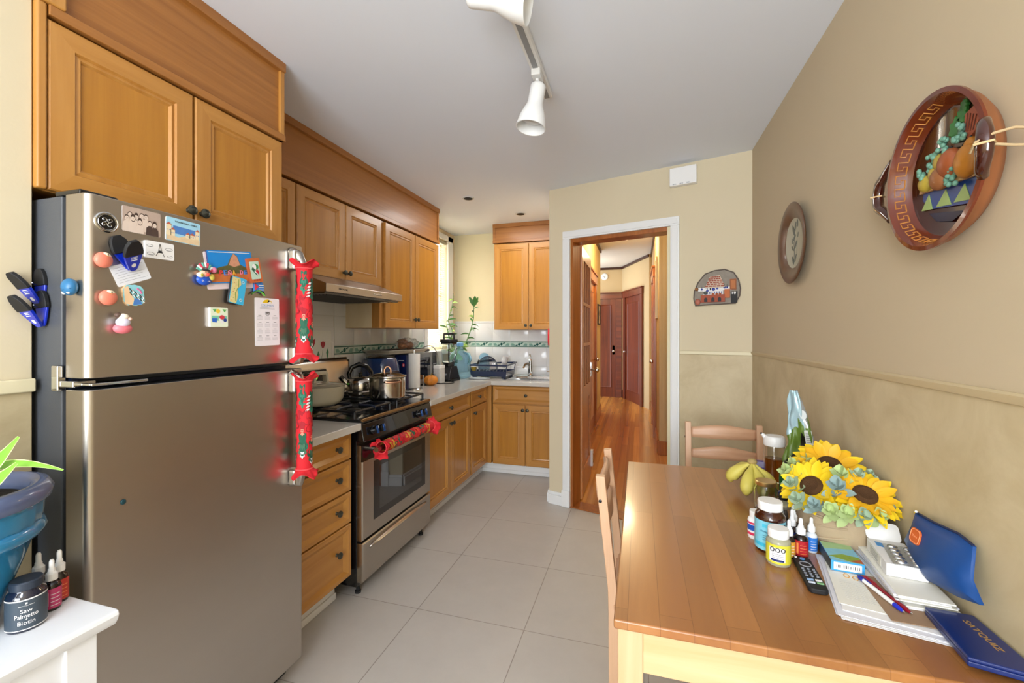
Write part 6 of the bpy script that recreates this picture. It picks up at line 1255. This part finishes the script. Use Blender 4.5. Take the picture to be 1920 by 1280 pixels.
b = MB(M_); b.lathe([(Rr*1.03,.064),(Rr*1.03,.071),(Rr*.97,.073),(Rr*.92,.058),(Rr*.88,.030),(Rr*.84,.018)], CLAY, 64, sx=.965, sy=.97, cap=False); b.lathe([(Rr*.845,.0185),(Rr*.80,.012),(0,.010)], CLAYD, 64, sx=.965, sy=.97, cap=False); P('glazed_bowl', b, t, smooth=60)
b = MB(M_)
def onrim(a, f): # point on the sloping inner rim, f 0..1 from inner to outer
    r = Rr*(.880+.045*f); z = .028+.034*f; return Vector((r*.965*math.cos(a), r*.97*math.sin(a), z+.0008))
for k in range(15):
    a0 = math.radians(95+12.2*k); d_ = math.radians(11.5)
    b.tube([onrim(a0,.15),onrim(a0,.85),onrim(a0+d_*.62,.85),onrim(a0+d_*.62,.45),onrim(a0+d_*.35,.45),onrim(a0+d_*.35,.15),onrim(a0+d_,.15)], .0017, SLIP, 5)
P('slip_pattern', b, t)
for sg in (-1, 1):
    hp = [(sg*Rr*.98,.075,.056),(sg*Rr*1.16,.050,.058),(sg*Rr*1.33,.034,.056),(sg*Rr*1.40,.0,.055),(sg*Rr*1.33,-.034,.056),(sg*Rr*1.16,-.050,.058),(sg*Rr*.98,-.075,.056)] if sg < 0 else [(Rr*.92,.050,.066),(Rr*1.0,.042,.080),(Rr*1.08,.022,.088),(Rr*1.10,0,.090),(Rr*1.08,-.022,.088),(Rr*1.0,-.042,.080),(Rr*.92,-.050,.066)]
    b = MB(M_); b.tube([q for k_ in range(6) for q in [Vector(hp[k_]).lerp(Vector(hp[k_+1]), f_) for f_ in (0,.5)]]+[hp[6]], [.011,.012,.013,.014,.015,.016,.016,.016,.015,.014,.013,.012,.011], CLAYD, 16)
    hx, hz_ = (sg*Rr*1.40, .055) if sg < 0 else (Rr*1.10, .090)
    b.tube([(hx+.022*math.cos(q),.0,hz_+.022*math.sin(q)) for q in (1.57,0,-1.57,-3.14)], .0022, mat('#d8b98a', .8), 6); P('handle', b, t, smooth=60)
b = MB(M_); b.tube([(Rr*1.0,-.010,.104),(Rr*1.10,.004,.109),(Rr*1.18,.014,.085),(Rr*1.20,.020,.05),(Rr*1.23,.014,.018),(Rr*1.24,-.002,.010),(Rr*1.21,-.014,.018),(Rr*1.17,-.010,.045),(Rr*1.12,-.002,.078)], .0026, mat('#b39a74', .9), 8); P('hanging_twine', b, t)
# relief inside
Mi = M_ @ Tr(0,0,.012) @ Matrix.Scale(.92,4) @ Tr(.010,-.006,0) @ Matrix.Rotation(math.radians(-9),4,'Z'); BG = mat('#3f342c', .35); TBL = mat('#c49a66', .5); BLU2 = mat('#1c3f86', .35); GR2 = mat('#9ab46a', .4)
b = MB(Mi); b.poly([(-.112,-.035),(.112,-.006),(.112,-.045),(.09,-.075),(-.08,-.085),(-.11,-.06)], .004, BLU2)
b.prism([(-.116,-.028),(.116,.004),(.116,-.012),(-.114,-.044)], 0, .014, TBL)
for (u,v,w_) in ((-.085,-.05,.022),(-.02,-.042,.028),(.045,-.034,.028)): b.prism([(u-w_,v-.038),(u+w_,v-.034),(u,v+.004)], .004, .006, GR2)
b.poly([(-.075,-.095),(.06,-.092),(.02,-.116),(-.04,-.116)], .0045, mat('#1a2340', .2)); P('painted_cloth', b, t)
def fruit(nm, u, v, ru, rv, c, zf=.8, tip=None):
    b = MB(Mi); m = mat(c, .35, var=.18, vs_=30); b.ell((u,v,.018),(ru,rv,min(ru,rv)*zf), m, 22, 14)
    if tip: b.ell((u,v+rv*.75,.016),(ru*.5,rv*.55,ru*.5), m, 16, 10)
    b.ell((u,v+rv*(1.0 if not tip else 1.25),.02),(.003,.004,.003), INK, 8, 6); P(nm, b, t, smooth=80)
fruit('mango', -.000, .022, .033, .036, '#9c5430'); fruit('pear', .062, .020, .034, .040, '#b8782a', tip=1); fruit('lemon', -.085, -.018, .024, .022, '#b09a3c'); fruit('lemon', -.038, .030, .020, .022, '#b09840'); fruit('pear', -.028, -.010, .030, .030, '#95603a'); fruit('lemon', -.058, .006, .016, .024, '#b8a04a')
rg = random.Random(2); GRP = mat('#6c9c88', .35, name='grape_green')
for (cu,cv,n_,sx_,sy_) in ((-.062,.030,14,.014,.024),(-.095,.002,9,.012,.014),(-.022,.066,14,.014,.018),(.030,.086,16,.020,.018),(.022,-.014,20,.018,.026)):
    b = MB(Mi)
    for i in range(n_): b.ell((cu+rg.uniform(-sx_,sx_),cv+rg.uniform(-sy_,sy_),.018+rg.uniform(0,.016)),(.0068,.0068,.0068), GRP, 10, 6)
    P('grapes', b, t, smooth=80)
b = MB(Mi); 
for (cu,cv,s_) in ((-.012,.102,.026),(.004,.128,.020),(.006,.150,.014)):
    b.prism([(cu+s_*(1+.18*math.cos(7*a))*math.cos(a)*.8, cv+s_*(1+.18*math.cos(7*a))*math.sin(a)) for a in [2*PI*i/28 for i in range(28)]], 0, .012, mat('#2f7a34', .3, var=.25, vs_=60))
P('vine_leaf', b, t, bevel=.003)
b = MB(Mi); b.prism([(.030,.125),(.055,.138),(.080,.118),(.075,.085),(.052,.066),(.034,.092)], 0, .02, mat('#a8583c', .5, var=.2, vs_=40))
for i in range(4): b.tube([(.040+.010*i,.126-.003*i,.021),(.042+.008*i,.084,.021)], .0014, mat('#5f2a1c', .5), 5)
P('melon_slice', b, t, bevel=.004)
t = T('wall_plate', 'round brown-rimmed decorative plate with grey leaf drawing on the right wall', 'wall plate', (RX,2.272,1.60)); M_ = RF(2.235,1.790)
b = MB(M_); b.lathe([(.10,.002),(.14,.012),(.178,.026),(.183,.030),(.178,.033),(.150,.030),(.118,.020),(.112,.017)], mat('#5c3a20', .35, coat=.15, var=.55, vs_=22, name='brown_speckled_glaze'), 64, cap=False); P('plate_rim', b, t, smooth=60)
b = MB(M_); b.lathe([(.113,.0165),(.105,.014),(0,.014)], mat('#b4b09c', .5, var=.04, vs_=14), 48, cap=False); P('plate_centre', b, t)
b = MB(M_); GL = mat('#5c6058', .5); b.tube([(-.01,-.095,.0145),(.0,-.05,.0145),(-.004,.0,.0145),(.006,.05,.0145)], .0016, GL, 5); b.tube([(.03,-.06,.0145),(.035,.0,.0145),(.03,.075,.0145)], .0009, GL, 5)
for (u,v,a,s_) in ((-.02,-.075,.5,.022),(.012,-.07,-.6,.020),(-.024,-.02,.9,.020),(.016,-.01,-.7,.022),(-.03,.015,.3,.015),(.0,.025,-1,.02),(-.012,.06,.5,.028),(.012,.07,-.4,.026),(.038,.085,.2,.020),(.045,.03,-.3,.012)):
    b.prism([(u+s_*.35*math.cos(q)*math.cos(a)-s_*math.sin(q)*math.sin(a), v+s_*.35*math.cos(q)*math.sin(a)+s_*math.sin(q)*math.cos(a)) for q in [2*PI*i/14 for i in range(14)]], .0138, .0149, GL)
P('leaf_drawing', b, t)
# ceramic kitchen-scene plaque on the doorway wall, and door chime
u_of = lambda x: (x-A.x)/WD.x
pu, pv = (u_of(.359)+u_of(.625))/2, 1.684
t = T('ceramic_plaque', 'half-round ceramic relief of a tiny brick kitchen beside the doorway', 'wall plaque', WF @ Vector((pu,1.57,0))); M_ = WF @ Tr(pu,pv,.001)
hw, hh = .143, .118
outl = [(-hw*.93,-hh),(hw*.80,-hh*.93),(hw*.97,-hh*.5),(hw,-.1*hh),(hw*.93,.35*hh),(hw*.72,.80*hh),(hw*.35,hh),(-.1*hw,.97*hh),(-.5*hw,.80*hh),(-.8*hw,.35*hh),(-.97*hw,-.15*hh),(-hw,-.6*hh)]
b = MB(M_); b.prism(outl, 0, .014, mat('#8d8478', .6, var=.25, vs_=40, name='plaque_clay')); b.tube([(x*.98,y*.98,.014) for x,y in outl], .004, mat('#5c5048', .6), 6, closed=True); P('plaque_base', b, t, bevel=.002)
BRK = mat('#9a4a34', .6, var=.15, vs_=60); MOR = mat('#d6c4b0', .7)
b = MB(M_); b.prism([(-.40*hw*1.2,-.02*hh),(.36*hw,-.0),(.16*hw,.66*hh),(-.26*hw,.62*hh)], .014, .030, MOR)
for i in range(6):
    wv = .42-.04*i
    for j in range(5):
        x = -.06*hw+(-wv+wv*2*(j+.5*(i % 2)*.6)/5)*hw; b.box((x,(.04+.10*i)*hh,.030),(x+wv*hw*.33,(.11+.10*i)*hh,.032), BRK)
P('chimney_hood', b, t)
b = MB(M_); b.box((-.78*hw,-.18*hh,.014),(.62*hw,.02*hh,.017), PAPER)
for (x,y,r_) in ((-.62,-.08,.0065),(-.38,-.16,.008),(-.12,-.10,.010),(.04,-.05,.007),(.34,-.02,.007),(.44,-.02,.005)): b.ell((x*hw,y*hh,.020),(r_,r_,.003), mat('#22389a', .3), 14, 8); b.tube([(x*hw,y*hh,.020),(x*hw,y*hh+.018,.020)], .0012, INK, 5)
b.box((-.28*hw,-.14*hh,.018),(-.22*hw,.06*hh,.021), INK); P('tiled_wall', b, t)
b = MB(M_); b.box((-.55*hw,-.40*hh,.014),(.28*hw,-.18*hh,.019), PAPER)
for i in range(8): b.box(((-.50+.1*i)*hw,-.36*hh,.019),((-.46+.1*i)*hw,-.22*hh,.0195), BLU2)
b.ell((-.46*hw,-.28*hh,.02),(.014,.012,.008), mat('#4c5450', .5), 14, 8); P('worktop_tiles', b, t)
b = MB(M_); TERC = mat('#a04a2e', .6, var=.12, vs_=50); b.box((-.66*hw,-.82*hh,.014),(.36*hw,-.40*hh,.030), TERC); b.box((.34*hw,-.60*hh,.014),(.56*hw,-.12*hh,.026), mat('#c06a38', .6)); b.box((.56*hw,-.16*hh,.014),(.82*hw,.42*hh,.026), mat('#9a5a30', .6)); b.box((.62*hw,-.10*hh,.026),(.78*hw,.34*hh,.029), mat('#b8703c', .6))
for u in (-.44,-.14,.14): b.prism([(u*hw-.010,-.80*hh),(u*hw+.010,-.80*hh),(u*hw+.010,-.64*hh)]+[(u*hw+.010*math.cos(q),-.64*hh+.010*math.sin(q)) for q in (.5,1.0,1.57,2.1,2.6)]+[(u*hw-.010,-.64*hh)], .030, .0312, INK)
for u in (-.14,.02,.16): b.ell((u*hw,-.36*hh,.028),(.008,.006,.006), mat('#b5603c', .5), 12, 8)
P('brick_stove', b, t)
b = MB(M_); b.box((.60*hw,-.88*hh,.014),(.86*hw,-.26*hh,.020), BLACKM); b.ell((.66*hw,-.35*hh,.022),(.004,.008,.004), PAPER, 10, 6); b.ell((.76*hw,-.35*hh,.022),(.007,.010,.005), PAPER, 12, 8); b.ell((-.80*hw,-.78*hh,.018),(.018,.022,.010), mat('#b06a58', .6), 14, 8); b.ell((-.85*hw,-.05*hh,.018),(.012,.012,.006), mat('#8a5a30', .6), 12, 8); P('pots_and_jars', b, t)
pu0, pu1 = u_of(.211), u_of(.378)
t = T('door_chime', 'white rectangular chime box high on the wall above the doorway corner', 'door chime', WF @ Vector(((pu0+pu1)/2,2.38,0))); 
b = MB(WF @ Tr(pu0,2.395,0)); b.box((0,0,.0005),(pu1-pu0,.122,.045), PLW); P('chime_cover', b, t, bevel=.004)
b = MB(WF @ Tr(pu0,2.395,0))
for g in range(3):
    for i in range(4): b.box((.022+g*.045+i*.006,.004,.0445),(.025+g*.045+i*.006,.012,.0458), GREYI)
P('sound_slots', b, t)
# ---------------- track light ----------------
t = T('track_light', 'white ceiling track light with two swivelling spot heads', 'track light', (-.43,1.2,H-.03))
b = MB(); b.box((-.452,.35,H-.028),(-.405,2.05,H-.0005), WHITE); b.box((-.440,.36,H-.031),(-.417,2.045,H-.0275), mat('#8f9194', .4)); P('track', b, t, bevel=.003)
def head(y, dirv, back):
    dirv = Vector(dirv).normalized(); p0 = Vector((-.428,y,H-.03))
    b = MB(); b.box((-.448,y-.035,H-.058),(-.408,y+.035,H-.029), WHITE); b.tube([p0-Vector((0,0,.028)), p0-Vector((0,0,.075))], .009, WHITE, 12)
    hd = P('lamp_head', b, t, bevel=.003)
    j = p0-Vector((0,0,.085)); u = dirv.orthogonal(); M_ = frame(j-dirv*back, u, dirv.cross(u))
    b = MB(M_); b.lathe([(0,0),(.026,.001),(.033,.008),(.034,.018),(.034,.085),(.037,.10),(.048,.125),(.058,.155),(.064,.185),(.066,.200),(.062,.200),(.055,.155),(.040,.118),(.0,.10)], WHITE, 40); P('lamp_shade', b, hd, smooth=50)
    b = MB(M_); b.lathe([(.022,.103),(.042,.150),(.040,.165),(.02,.172),(0,.174)], mat('#d6d4d0', .25, name='unlit_bulb'), 28); P('bulb', b, hd, smooth=60)
head(1.83, (-.16,-.10,-1), .035); head(1.285, (.97,.12,-.22), .10)
